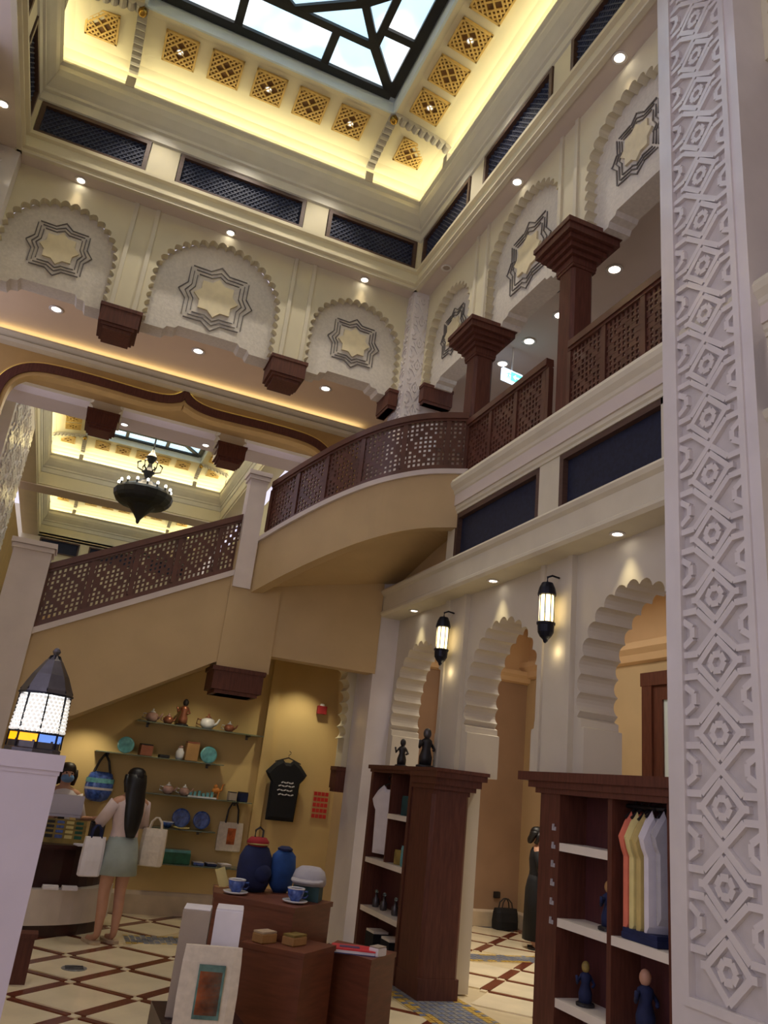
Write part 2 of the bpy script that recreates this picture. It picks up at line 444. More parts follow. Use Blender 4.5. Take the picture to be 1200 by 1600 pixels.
# corner pier between back and right walls: two carved faces
cp = structure('wall_corner_pier', 'white carved corner pier between star panel walls and shop arcade', 'pier')
m = MB(); m.box(3.28, 3.80, 8.44, 8.95, 0, 8.1); m.build('pier_body', 'pier_white', cp)
relief(cp, lambda s, z, d: (3.28+d, s, z), 8.52, 8.88, 4.4, 8.05, per=0.34, t=0.026, h=0.012)
relief(cp, lambda s, z, d: (s, 8.44+d, z), 3.31, 3.53, 4.4, 8.05, per=0.34, t=0.026, h=0.012)
lp = structure('wall_pier_left', 'pale carved corner pier cut by the left picture edge', 'pier')
MB().box(-2.6, -1.79, 8.44, 8.95, 0, 8.1).build('pier_body', 'pier_white', lp)
relief(lp, lambda s, z, d: (s, 8.44+d, z), -2.5, -1.95, 5.0, 8.05)

# ---- upper frieze ring, crown, cove, ribs, vents and skylight of an atrium
def ring(prof, rc):
    x0, x1, y0, y1 = rc
    return [[(x0+d, y0+d, z) for d, z in prof], [(x1-d, y0+d, z) for d, z in prof], [(x1-d, y1-d, z) for d, z in prof], [(x0+d, y1-d, z) for d, z in prof]]
def ring_mesh(prof, rc): return MB().loft(ring(prof, rc), cap=False, closed=True, loop=True)
def lattice_panel(wall, mp, s0, s1, z0, z1, mesh_step=0.075, brass=True):
    fw = 0.05
    p = MB().prism([(s0, z0), (s1, z0), (s1, z1), (s0, z1)], 0.03, 0.05, mp).build('lattice_panel', 'navy', wall)
    m = MB()
    for a, b, c, d in ((s0, s1, z0, z0+fw*.6), (s0, s1, z1-fw, z1), (s0, s0+fw, z0+fw*.6, z1-fw), (s1-fw, s1, z0+fw*.6, z1-fw)):
        m.prism([(a, c), (b, c), (b, d), (a, d)], -0.02, 0.035, mp)
    m.split('panel_frame', 'wood_frame', p)
    if mesh_step:
        nrm = Vector(mp(0, 0, 1))-Vector(mp(0, 0, 0)); m = MB()
        H = z1-z0-fw; k = s0-H
        while k < s1:
            for sg in (0, 1):
                a = [k, z0+fw*.5]; b = [k+H, z1-fw*.5]
                if sg: a[1], b[1] = b[1], a[1]
                t0 = max(0, (s0+fw*.7-k)/H); t1 = min(1, (s1-fw*.7-k)/H)
                if t1 > t0:
                    P = lambda t: mp(a[0]+(b[0]-a[0])*t, a[1]+(b[1]-a[1])*t, 0.022+0.006*sg)
                    m.bar(P(t0), P(t1), 0.014, 0.008, nrm)
            k += mesh_step
        m.build('lattice_mesh', 'navy_mesh', p, kind='stuff')
    return p
def vent_mesh():
    b = MB().box(-.19, .19, -.19, .19, 0, .006).mesh('vent_grille'); b.materials.append(MATS['vent_back'])
    l = MB()
    for a, b_, c, d in ((-.20, .20, -.20, -.175), (-.20, .20, .175, .20), (-.20, -.175, -.2, .2), (.175, .2, -.2, .2)): l.box(a, b_, c, d, 0, .03)
    for k in range(-5, 6):
        o = k*0.068
        for sg in (1, -1):
            # diagonal bar x - sg*y = o clipped to the square
            lo, hi = max(-.175, -.175+abs(0)), .175
            ts = [t for t in (-.175, .175)]
            a = max(-.175, -.175+o) if True else 0
            p0 = max(-.175, o-.175); p1 = min(.175, o+.175)
            if p1-p0 < .04: continue
            if k % 2 == 0 or abs(o) > .2:
                l.bar((p0, sg*(p0-o), .016+.003*sg), (p1, sg*(p1-o), .016+.003*sg), .020, .018)
            else:
                q = (p0+p1)/2; e = (p1-p0)*.22
                l.bar((p0, sg*(p0-o), .016), (q-e, sg*(q-e-o), .016), .020, .018); l.bar((q+e, sg*(q+e-o), .016), (p1, sg*(p1-o), .016), .020, .018)
    l = l.mesh('lattice'); l.materials.append(MATS['vent_bar'])
    return b, l
VENT = vent_mesh()
def put_vent(parent, o, ax, ay, s=1.0):
    ax = Vector(ax).normalized(); ay = Vector(ay).normalized(); az = ax.cross(ay)
    g = link('vent_grille', VENT[0], parent)
    M = Matrix(((ax.x, ay.x, az.x, o[0]), (ax.y, ay.y, az.y, o[1]), (ax.z, ay.z, az.z, o[2]), (0, 0, 0, 1)))
    g.matrix_local = M @ Matrix.Scale(s, 4)
    link('lattice', VENT[1], g)
    return g
COVE = [(0.03, 9.41), (0.035, 9.58), (0.09, 9.68), (0.20, 9.745), (0.36, 9.785), (0.86, 9.865), (0.93, 9.865)]
def atrium_top(nm, label, rc, detail=True, panels=True, win=1, sides=('back', 'right', 'left'), short=False):
    x0, x1, y0, y1 = rc
    w_ = structure('ceiling_'+nm, label, 'ceiling')
    fz = [(0.0, 8.10), (0.0, 8.13), (0.035, 8.15), (0.035, 8.17), (0.0, 8.20), (0.0, 8.32), (0.04, 8.34), (0.04, 8.385), (-0.06, 8.385), (-0.06, 8.86), (-0.5, 8.86), (-0.5, 8.10)]
    if short: fz = [(0.0, 8.45), (0.0, 8.50), (0.03, 8.52), (0.0, 8.54), (0.0, 8.86), (-0.5, 8.86), (-0.5, 8.45)]
    ring_mesh(fz, rc).build('lower_frieze', 'cream_wall', w_)
    cr = [(-0.06, 8.86), (0.0, 8.86), (0.02, 8.88), (0.02, 9.00), (0.045, 9.02), (0.045, 9.06), (0.07, 9.10), (0.12, 9.20), (0.14, 9.28), (0.125, 9.36), (0.155, 9.40), (0.15, 9.43), (0.12, 9.43), (0.11, 9.405), (0.03, 9.405), (-0.06, 9.405)]
    ring_mesh(cr, rc).build('crown_moulding', 'crown', w_)
    ring_mesh(COVE+[(0.93, 9.95), (-0.1, 9.95), (-0.1, 9.41)], rc).build('cove', 'cove_ceiling', w_)
    ring_mesh([(0.925, 9.866), (0.925, 10.05), (0.98, 10.05), (0.98, 9.98), (0.96, 9.866)], rc).build('skylight_reveal', 'recess_white', w_)
    # uprights between the lattice panels
    def side(mp, s0, s1, cuts):
        m = MB()
        for a, b in cuts: m.prism([(a, 8.385), (b, 8.385), (b, 8.86), (a, 8.86)], 0.0, 0.06, mp)
        m.split('frieze_upright', 'cream_wall', w_)
        edges = [s0]+[e for c in cuts for e in c]+[s1]
        for k in range(0, len(edges)-1, 2):
            if edges[k+1]-edges[k] > 0.2: lattice_panel(w_, mp, edges[k]+.01, edges[k+1]-.01, 8.40, 8.85, 0.07 if detail else 0)
    L = y1-y0
    if 'back' in sides: side(lambda s, z, d=0: (s, y1+d, z), x0, x1, [(x0-.06, x0+.05), (-0.44, -0.09), (1.59, 1.90), (x1-.05, x1+.06)])
    if 'right' in sides: side(lambda s, z, d=0: (x1+d, s, z), y0, y1, [(y0-.06, y0+.05), (y0+L*.255, y0+L*.32), (y0+L*.62, y0+L*.69), (y1-.12, y1+.06)])
    if 'left' in sides: side(lambda s, z, d=0: (x0-d, s, z), y0, y1, [(y0-.06, y0+.05), (y0+L*.31, y0+L*.38), (y0+L*.68, y0+L*.745), (y1-.12, y1+.06)])
    # vents on the flat of the cove
    sl = math.atan2(9.865-9.785, 0.5); ux, uz = math.cos(sl), math.sin(sl)
    d = 0.60; z = 9.785+(d-.36)*math.tan(sl)-.008
    n = 5
    for k in range(n):
        s = (x0+x1)/2-1.12+0.56*k
        put_vent(w_, (s, y1-d, z), (1, 0, 0), (0, -ux, uz)).rotation_euler
    ny = max(5, int((L-2.1)/.55))
    for k in range(ny):
        s = (y0+y1)/2+(k-(ny-1)/2)*0.53
        put_vent(w_, (x1-d, s, z), (0, 1, 0), (ux, 0, -uz)); put_vent(w_, (x0+d, s, z), (0, 1, 0), (ux, 0, uz))
    for cx, sg in ((x0+.5, 1), (x1-.5, -1)): put_vent(w_, (cx, y1-.52, z-.012), (1, 0, 0), (0, -ux, uz), 0.95)
    # scalloped ribs from the skylight corners to the crown, with a brass ball
    def rib(p, q):
        p = Vector(p); q = Vector(q); m = MB(); N = 9
        for k in range(N):
            t = (k+.5)/N
            c = p.lerp(q, t); dd = 0.93-(0.93-0.10)*t
            zz = 9.40
            for a, b in zip(COVE, COVE[1:]):
                if a[0] <= dd <= b[0]: zz = a[1]+(b[1]-a[1])*(dd-a[0])/(b[0]-a[0])
            ln = (q-p).length/N
            u_ = (q-p).normalized(); v_ = Vector((-u_.y, u_.x, 0))
            R_ = [[c+u_*(ln*.55*math.cos(g))+v_*e+Vector((0, 0, zz-c.z-ln*.8*math.sin(g))) for g in [math.pi*j/6 for j in range(7)]] for e in (-.055, .055)]
            m.loft(R_)
        m.prism([(0, 0), (1, 0), (1, 1), (0, 1)], 0, 1, lambda a, b, c_: p.lerp(q, .93+.07*a)+Vector((0, 0, -p.z+9.41+.16*b))+Vector((-(q-p).normalized().y, (q-p).normalized().x, 0))*(c_-.5)*.11)
        m.build('cove_rib', 'rib', w_)
    for cx, ex in ((x0+.93, x0+.10), (x1-.93, x1-.10)):
        rib((cx, y1-.93, 9.8), (cx, y1-.10, 9.8)); rib((cx, y1-.93, 9.8), (ex, y1-.93, 9.8))
        MB().ball((cx, y1-.93, 9.79), .055, .055, .07).build('brass_ball', 'brass', w_, smooth=True)
    # skylight
    wn = structure('window_%d' % win, 'backlit blue-white skylight with black star-pattern bars' if win == 1 else ('distant black-barred skylight above the chandelier' if win == 2 else 'farthest skylight beyond the chandelier hall beam'), 'skylight')
    cx, cy = (x0+x1)/2, (y0+y1)/2; hx, hy = (x1-x0)/2-1.055, (y1-y0)/2-1.055; ix, iy = hx-.45, hy-.55; bx, by = hx-.93, hy-.80
    ny = max(1, int(round(hy/1.3)))
    Px, Py = ix*.70, iy*.40
    bars = []; panes = []
    def add(l, closed=True): bars.append(l+[l[0]] if closed else l)
    add([(hx, hy), (-hx, hy), (-hx, -hy), (hx, -hy)]); add([(ix, iy), (-ix, iy), (-ix, -iy), (ix, -iy)])
    for sx in (1, -1):
        for sy in (1, -1):
            T = lambda p: (sx*p[0], sy*p[1])
            add([T((hx, hy)), T((ix, iy)), T((Px, Py))], False)
            add([T((bx, hy)), T((bx, iy))], False); add([T((hx, by)), T((ix, by))], False)
            add([T((0.0, iy)), T((Px, Py)), T((ix, 0))], False); add([T((Px, Py)), T((0, 0))], False)
            panes += [[T(p) for p in q] for q in ([(bx, iy), (ix, iy), (hx, hy), (bx, hy)], [(ix, by), (hx, by), (hx, hy), (ix, iy)], [(ix, iy), (Px, Py), (0, iy)], [(ix, iy), (ix, 0), (Px, Py)], [(0, iy), (Px, Py), (0, 0)], [(0, 0), (Px, Py), (ix, 0)])]
    for sy in (1, -1):
        panes.append([(-bx, sy*iy), (bx, sy*iy), (bx, sy*hy), (-bx, sy*hy)]); panes.append([(sy*ix, -by), (sy*hx, -by), (sy*hx, by), (sy*ix, by)])
    m = MB()
    for l in bars:
        for a, b in zip(l, l[1:]): m.bar((cx+a[0], cy+a[1], 10.03), (cx+b[0], cy+b[1], 10.03), 0.095 if (abs(a[0]) < hx-.01 or abs(a[1]) < hy-.01) else .12, 0.06)
    m.build('glazing_bars', 'black_metal', wn)
    for q in panes:
        MB().prism([(cx+a, cy+b) for a, b in q], 10.045, 10.06, lambda a, b, c: (a, b, c)).build('pane', 'sky_pane', wn)
    mm = MB()
    mm.box(x0+.93, x1-.93, y0+.93, y1-.93, 10.075, 10.09); mm.build('skylight_backing', 'recess_white', wn)
    fl_ = MB(); X0, X1, Y0, Y1 = x0+.96, x1-.96, y0+.96, y1-.96; a_, b_ = cx-hx-.02, cx+hx+.02; c_, d_ = cy-hy-.02, cy+hy+.02
    fl_.box(X0, a_, Y0, Y1, 10.03, 10.07); fl_.box(b_, X1, Y0, Y1, 10.03, 10.07); fl_.box(a_, b_, Y0, c_, 10.03, 10.07); fl_.box(a_, b_, d_, Y1, 10.03, 10.07)
    fl_.build('skylight_border', 'recess_white', wn)
    return w_
atrium_top('atrium', 'yellow cove ceiling with lattice vents around the skylight and navy lattice frieze', R1)
# the soffit that links the frieze to the arcade walls
sf = structure('ceiling_soffit', 'narrow lilac-grey soffit under the navy lattice frieze', 'ceiling')
m = MB(); m.box(-2.2, 3.6, 8.42, 8.80, 8.085, 8.099); m.build('soffit_strip', 'soffit', sf)
MB().box(3.28, 3.66, 3.4, 8.42, 8.085, 8.099).build('soffit_strip', 'soffit', sf)
MB().box(-2.2, -1.79, 3.4, 8.42, 8.085, 8.099).build('soffit_strip', 'soffit', sf)
for z in (8.095,):
    m = MB(); m.box(-1.85, 3.3, 8.405, 8.46, 8.07, 8.085); m.box(3.265, 3.32, 3.6, 8.46, 8.07, 8.085); m.box(-1.83, -1.775, 3.6, 8.46, 8.07, 8.085); m.build('soffit_bead', 'moulding', sf)

# ---- far atria beyond the ogee arch
R2 = (-1.79, 3.28, 13.0, 22.4); R3 = (-1.79, 3.28, 22.95, 28.1)
atrium_top('far_atrium', 'distant yellow cove ceiling of the chandelier hall seen through the ogee arch', R2, detail=False, win=2, sides=(), short=True)
atrium_top('farthest_atrium', 'farthest yellow cove ceiling seen below the chandelier hall beam', R3, detail=False, win=3, sides=(), short=True)
for rc, p in ((R2, 24), (R3, 18)):
    x0, x1, y0, y1 = rc
    area_light('cove_strip_far', ((x0+x1)/2, y1-.085, 9.412), 4.7, .05, p*.6, YEL, (math.pi, 0, 0))
    area_light('cove_strip_far', (x1-.085, (y0+y1)/2, 9.412), .05, y1-y0-.4, p, YEL, (math.pi, 0, 0))
    area_light('cove_strip_far', (x0+.085, (y0+y1)/2, 9.412), .05, y1-y0-.4, p, YEL, (math.pi, 0, 0))
wf = structure('wall_far', 'distant cream hall walls beyond the ogee arch', 'wall')
MB().box(-3, 4.5, 30.2, 30.4, 0, 10).build('end_face', 'cream_wall', wf)
MB().box(-3, -2.3, 12.9, 30.2, 0, 8.1).build('side_face', 'gold_wall', wf)
MB().box(3.8, 4.5, 12.9, 30.2, 0, 8.1).build('side_face', 'cream_wall', wf)
MB().box(-2.3, 3.8, 12.46, 12.98, 6.86, 6.98).build('bridge_soffit', 'soffit', wf)
MB().box(-2.3, 3.8, 12.9, 12.99, 6.98, 8.46).build('bridge_face', 'cream_wall', wf)
MB().box(-2.3, 3.8, 22.3, 23.0, 8.43, 8.449).build('beam_soffit', 'soffit', wf)
MB().box(-2.3, 3.8, 28.1, 28.5, 0, 8.6).build('end_wall', 'cream_wall', wf)
fb4 = lambda s, z, d=0: (s, 28.06+d, z)
for a_, b_ in ((-1.7, -.4), (-.1, 1.6), (1.9, 3.2)): lattice_panel(wf, fb4, a_, b_, 7.95, 8.42, 0)
for a_, b_ in ((14, 17), (17.6, 21.8)): lattice_panel(wf, lambda s, z, d=0: (-2.27-d, s, z), a_, b_, 7.6, 8.05, 0)
fb2 = lambda s, z, d=0: (s, 12.15+d, z)
poly = [(-2.3, 6.6)]
for c, half, apex in ab: poly += arch_path(c, half, apex-half*.98, apex, 6.6)
poly += [(3.8, 6.6), (3.8, 8.1), (-2.3, 8.1)]
MB().prism(poly, 0, .3, fb2).build('arcade_face', 'cream_wall', wf)
for c in (-0.31, 1.76): bracket(wf, c, fb2, ztop=6.72, hw=.25)
fb3 = lambda s, z, d=0: (s, 22.4+d, z)
poly = [(-2.3, 7.9)]
for c in (-1.3,): poly += arch_path(c, .45, 8.2, 8.42, 7.9, step=.22, bump=.09)
rp_ = structure('wall_far_pier', 'pale carved pier of the far hall at left edge', 'pier')
MB().box(-2.28, -1.79, 14.0, 18.0, 0, 8.4).build('pier_body', 'pier_white', rp_)
for _k in range(4): relief(rp_, lambda s, z, d: (-1.79-d, s, z), 14.2+_k*.93, 15.05+_k*.93, 3.0, 8.2, per=.6, t=.06, h=.03)

# ---- gold ogee arch wall
og = structure('wall_ogee', 'gold wall with dark brown ogee arch band below cream cornice', 'wall')
fo = lambda s, z, d=0: (s, 10.60+d, z)
def ogee():
    half = [(0.0, 6.70), (0.10, 6.60), (0.22, 6.545), (0.42, 6.515), (0.75, 6.52), (1.25, 6.535), (1.75, 6.53), (2.02, 6.49), (2.20, 6.40), (2.33, 6.26), (2.40, 6.08), (2.42, 5.8), (2.42, 4.6)]
    return [(0.745-x, z) for x, z in reversed(half)]+[(0.745+x, z) for x, z in half[1:]]
oc = ogee()
poly = [(-2.2, 4.6)]+oc+[(3.7, 4.6), (3.7, 6.95), (-2.2, 6.95)]
MB().prism(poly, 0, 0.12, fo).build('arch_face', 'gold_wall', og)
def offset_band(line, d0, d1):
    a = []; b = []
    for k, p in enumerate(line):
        q0 = line[max(0, k-1)]; q1 = line[min(len(line)-1, k+1)]
        dx, dz = q1[0]-q0[0], q1[1]-q0[1]; d = math.hypot(dx, dz) or 1; nx, nz = -dz/d, dx/d
        e_ = abs(p[0]-.745)
        if e_ < .12: nx *= e_/.12; nz = max(nz, .9)+.35*(1-e_/.12)
        a.append((p[0]+nx*d0, p[1]+nz*d0)); b.append((p[0]+nx*d1, p[1]+nz*d1))
    return a+b[::-1]
def smooth(line, n=2):
    for _ in range(n):
        o = [line[0]]
        for p, q in zip(line, line[1:]):
            o += [(p[0]*.75+q[0]*.25, p[1]*.75+q[1]*.25), (p[0]*.25+q[0]*.75, p[1]*.25+q[1]*.75)]
        line = o+[line[-1]]
    return line
mid = len(oc)//2
ocs = smooth(oc[:mid+1])+smooth(oc[mid:])[1:]
def band(d0, d1, y0, y1, nm, mt):
    n = len(ocs); pl_ = offset_band(ocs, d0, d1); a = pl_[:n]; b = pl_[n:][::-1]
    rings = [[fo(a[k][0], a[k][1], y0), fo(b[k][0], b[k][1], y0), fo(b[k][0], b[k][1], y1), fo(a[k][0], a[k][1], y1)] for k in range(n)]
    MB().loft(rings).build(nm, mt, og)
band(-0.10, 0.02, -0.06, 0.10, 'arch_band', 'wood_dark')
band(0.02, 0.035, -0.03, 0.10, 'led_strip', 'led_yellow'); band(0.035, 0.06, -0.015, 0.10, 'arch_bead', 'gold_trim')
band(-0.155, -0.10, -0.03, 0.14, 'arch_reveal', 'gold_trim')
m = MB()
m.prism([(10.60, 6.68), (10.50, 6.70), (10.46, 6.73), (10.49, 6.75), (10.40, 6.79), (10.40, 6.815), (10.44, 6.80), (10.60, 6.78)], -2.2, 3.7, lambda a, b, c: (c, a, b))
m.build('cornice', 'moulding', og)
MB().box(-2.2, 3.7, 10.74, 12.15, 6.9, 7.0).build('rear_soffit', 'gold_wall', og)

# ---- walls and roof added around the camera to block daylight except from the left
wn_ = structure('wall_near_blocker', 'cream walls and roof added around the viewpoint to block daylight', 'wall')
MB().box(-2.6, 6.8, -3.2, -3.0, 0, 10).build('near_light_block', 'cream_wall', wn_)
MB().box(-2.6, 3.8, -3.0, 3.1, 9.9, 10.0).build('near_roof_block', 'cream_wall', wn_)
MB().box(-2.6, 3.7, 3.2, 3.62, 8.1, 9.95).build('near_beam', 'cream_wall', wn_)
MB().box(-2.35, -2.15, 3.6, 8.4, 0, 6.9).build('left_light_block', 'cream_wall', wn_)  # solid face added to keep side daylight off the arcade
area_light('cornice_strip', (0.745, 10.52, 6.80), 5.4, 0.08, 3.2, (1, .86, .5), (math.pi, 0, 0))
# ================================================================ right wall below the gallery
def extr_y(prof, y0, y1): return MB().prism(prof, y0, y1, lambda a, b, c: (a, c, b))
wm = structure('wall_mezzanine', 'cream cornice band with navy panels between shop arcade and gallery', 'wall')
LC = [(3.72, 3.51), (3.31, 3.51), (3.285, 3.535), (3.285, 3.56), (3.31, 3.58), (3.31, 3.75), (3.28, 3.775), (3.265, 3.805), (3.28, 3.83), (3.72, 3.83)]
UC = [(3.72, 4.32), (3.33, 4.32), (3.33, 4.345), (3.315, 4.36), (3.315, 4.50), (3.29, 4.53), (3.285, 4.56), (3.255, 4.60), (3.245, 4.64), (3.26, 4.68), (3.72, 4.68)]
extr_y(LC, -2, 8.50).build('lower_cornice', 'moulding', wm)
extr_y(UC, -2, 6.90).build('upper_cornice', 'moulding', wm)
fm_ = lambda s, z, d=0: (3.36+d, s, z)
m = MB()
for a, b in ((-2, .8), (2.85, 3.75), (4.93, 5.22), (6.74, 6.90)): m.prism([(a, 3.83), (b, 3.83), (b, 4.32), (a, 4.32)], -0.02, .3, fm_)
m.split('frieze_upright', 'moulding', wm)
for a, b in ((.8, 2.85), (3.66, 4.93), (5.22, 6.74)): lattice_panel(wm, fm_, a, b, 3.83, 4.32, 0)
MB().box(3.50, 3.8, 6.9, 8.5, 3.83, 4.68).build('plain_face', 'stair_beige', wm)
MB().box(3.3, 6.2, -2, 10.6, 4.40, 4.60).build('gallery_slab', 'soffit', wm)

wa = structure('wall_arcade', 'cream shop arcade of three scalloped arches under the navy frieze', 'wall')
poly = [(3.0, 0.0), (3.69, 0.0)]
def lower_arch(c, half=0.60):
    zs, apex = 2.45, 3.14
    up = arch_path(c, half-.02, zs, apex, 2.30, step=.135, bump=.05)
    return [(c-half-.22, 0.0), (c-half-.22, 1.80), (c-half+.07, 1.80), (c-half+.07, 2.18), (c-half+.03, 2.19), (c-half+.03, 2.24), (c-half-.02, 2.26)]+up+[(c+half+.02, 2.26), (c+half-.03, 2.24), (c+half-.03, 2.19), (c+half-.07, 2.18), (c+half-.07, 1.80), (c+half+.22, 1.80), (c+half+.22, 0.0)]
poly = [(3.0, 0.0)]
for c in (4.29, 6.04, 7.78): poly += lower_arch(c)
poly += [(8.9, 0.0), (8.9, 3.52), (3.0, 3.52)]
MB().prism(poly, 0, 0.34, fr).build('arcade_face', 'arcade_grey', wa)
MB().prism([(-2, 0), (3.0, 0), (3.0, 3.52), (-2, 3.52)], 0, .3, fr).build('arcade_face', 'cream_wall', wa)
for c in (5.165, 6.91):
    m = MB()
    m.prism([(c-.17, 1.84), (c+.17, 1.84), (c+.17, 3.51), (c-.17, 3.51)], -0.03, 0.0, fr)
    for e in (-.19, .19): m.prism([(c+e-.03, 1.84), (c+e+.03, 1.84), (c+e+.03, 3.51), (c+e-.03, 3.51)], -0.05, 0.0, fr)
    m.split('pilaster', 'arcade_grey', wa)
# wall continuing past the corner pier into the shop, with a scalloped arch jamb
m = MB(); m.box(3.54, 3.9, 8.95, 10.2, 0, 3.6); m.build('return_face', 'stair_beige', wa)

# ---- room behind the arcade
wr = structure('wall_passage', 'orange-brown rear walls of the room behind the arcade with cream cornice', 'wall')
MB().box(3.9, 6.9, 10.40, 10.6, 0, 3.36).build('rear_face', 'room_brown', wr)
MB().box(3.9, 6.9, 10.40, 10.6, 3.36, 4.4).build('rear_frieze', 'room_peach', wr)
MB().prism([(10.40, 3.34), (10.33, 3.36), (10.31, 3.42), (10.27, 3.46), (10.27, 3.52), (10.40, 3.52)], 3.9, 6.6, lambda a, b, c: (c, a, b)).build('cornice', 'room_peach', wr)
MB().box(6.60, 6.8, 1.0, 10.4, 0, 3.45).build('side_face', 'room_tan', wr)
MB().box(6.60, 6.8, 1.0, 10.4, 3.45, 4.4).build('side_frieze', 'room_peach', wr)
MB().prism([(6.60, 3.42), (6.53, 3.44), (6.50, 3.52), (6.44, 3.58), (6.44, 3.66), (6.60, 3.66)], 1.0, 10.4, lambda a, b, c: (a, c, b)).build('cornice', 'room_peach', wr)
MB().box(5.1, 5.5, 10.25, 10.4, 0, 3.36).build('pilaster', 'room_peach', wr)
MB().box(6.35, 6.6, 8.45, 8.8, 0, 3.45).build('pilaster', 'room_peach', wr)
cr_ = structure('ceiling_passage', 'peach ceiling of the room behind the arcade', 'ceiling')
MB().box(3.7, 6.8, -2, 10.6, 4.28, 4.38).build('slab', 'room_peach', cr_)
bb = structure('baseboard_passage', 'pale marble skirting of the room behind the arcade', 'baseboard')
MB().prism([(10.40, 0), (10.37, 0), (10.37, .18), (10.385, .20), (10.40, .21)], 3.9, 6.6, lambda a, b, c: (c, a, b)).build('skirting', 'marble_base', bb)
MB().prism([(6.60, 0), (6.57, 0), (6.57, .18), (6.585, .20), (6.60, .21)], 3.9, 10.4, lambda a, b, c: (a, c, b)).build('skirting', 'marble_base', bb)
d1 = structure('door_1', 'dark brown framed glass door on the yellow wall behind the right arch', 'door')
m = MB(); m.box(6.52, 6.60, 7.55, 7.72, 0, 3.12); m.box(6.52, 6.60, 6.3, 6.47, 0, 3.12); m.box(6.515, 6.60, 6.28, 7.74, 3.12, 3.28); m.split('door_frame', 'wood_dark', d1)
m = MB(); m.box(6.55, 6.59, 7.40, 7.55, 0, 2.95); m.box(6.55, 6.59, 6.47, 7.55, 2.95, 3.12); m.split('door_leaf', 'wood_dark', d1)
MB().box(6.575, 6.585, 6.47, 7.40, 0, 2.95).build('pane', 'recess_white', d1)
MB().tube([(6.50, 7.44, .95), (6.48, 7.44, 1.0), (6.48, 7.44, 1.2), (6.50, 7.44, 1.25)], .012).build('door_handle', 'brass', d1, smooth=True)

# ---- shop under the stairs
ws = structure('wall_shop', 'yellow rear wall of the gift shop under the staircase', 'wall')
MB().box(-4, 3.9, 10.0, 10.2, 0, 3.12).build('rear_face', 'shop_yellow', ws)
MB().box(2.50, 2.62, 9.93, 10.0, 0.23, 3.1).build('pilaster', 'shop_yellow', ws)
bs = structure('baseboard_shop', 'grey marble skirting along the yellow shop wall', 'baseboard')
MB().prism([(10.0, 0), (9.96, 0), (9.96, .20), (9.98, .23), (10.0, .24)], -4, 3.3, lambda a, b, c: (c, a, b)).build('skirting', 'marble_base', bs)
cs_ = structure('ceiling_shop', 'low warm shop ceiling under the stair landing', 'ceiling')
MB().box(1.9, 3.4, 8.5, 10.0, 3.06, 3.10).build('slab', 'shop_yellow', cs_)
# scalloped arch between the stair pier and the corner pier
wsa = structure('wall_shop_arch', 'scalloped cream arch jamb beside the corner pier at shop entrance', 'wall')
fsa = lambda s, z, d=0: (s, 8.97+d, z)
_ap = arch_path(2.52, .66, 2.55, 3.25, 2.12, step=.135, bump=.05)
poly = [(2.45, 3.6)]+_ap[len(_ap)//2:]+[(3.22, 2.12), (3.22, 1.80), (3.34, 1.80), (3.34, 3.6)]
MB().prism(poly, 0, .22, fsa).build('arch_face', 'cream_wall', wsa)
bracket(wsa, 3.235, lambda s, z, d=0: (s, 8.97+d, z), ztop=1.80, hw=.07, depth=.20, h=.12, d0=-.02)

# ================================================================ floor
fl_s = structure('floor', 'polished cream marble floor with brown diagonal strips', 'floor')
MB().box(-5, 7, -3, 31, -0.2, -0.012).build('floor_bed', 'floor_joint', fl_s)
def in_mosaic(x, y): return (1.1 < x < 3.13 and 8.42 < y < 8.86) or (3.12 < x < 3.78 and y < 8.5) or (3.78 <= x and 8.22 < y < 8.62)
nx, ny, px, py = 0.58, 7.02, 0.445, 0.43
def diamond(sx, sy, ins): return [(-sx+ins, 0), (0, -sy+ins), (sx-ins, 0), (0, sy-ins)]
tm = MB().prism(diamond(px, py, .074), -.012, 0, lambda a, b, c: (a, b, c)).mesh('tile'); tm.materials.append(MATS['floor_cream'])
ang1 = math.atan2(py, px); ln = math.hypot(px, py)
smb = MB().box(-ln/2+.05, ln/2-.05, -.048, .048, -.012, 0).mesh('strip'); smb.materials.append(MATS['floor_brown'])
smt = MB().box(-ln/2+.05, ln/2-.05, -.025, .025, -.012, 0).mesh('strip'); smt.materials.append(MATS['floor_brown'])
ins_ = MB().prism([(-.042, 0), (0, -.042), (.042, 0), (0, .042)], -.012, 0, lambda a, b, c: (a, b, c)).mesh('inset'); ins_.materials.append(MATS['floor_cream'])
for i in range(-5, 14):
    for j in range(-4, 9):
        x, y = nx+px*i, ny+py*j
        if y < 5.0 or y > 10.3 or x > 6.5: continue
        if (i+j) % 2:                                       # tile centre
            if in_mosaic(x, y): continue
            o = link('tile', tm, fl_s); o.location = (x, y, 0)
        else:
            if in_mosaic(x, y): continue
            o = link('inset', ins_, fl_s); o.location = (x, y, 0)
            for sg, me in ((1, smb), (-1, smt)):
                mx, my = x+px/2, y+sg*py/2
                if in_mosaic(mx, my): continue
                o = link('strip', me, fl_s); o.location = (mx, my, 0); o.rotation_euler = (0, 0, sg*ang1)
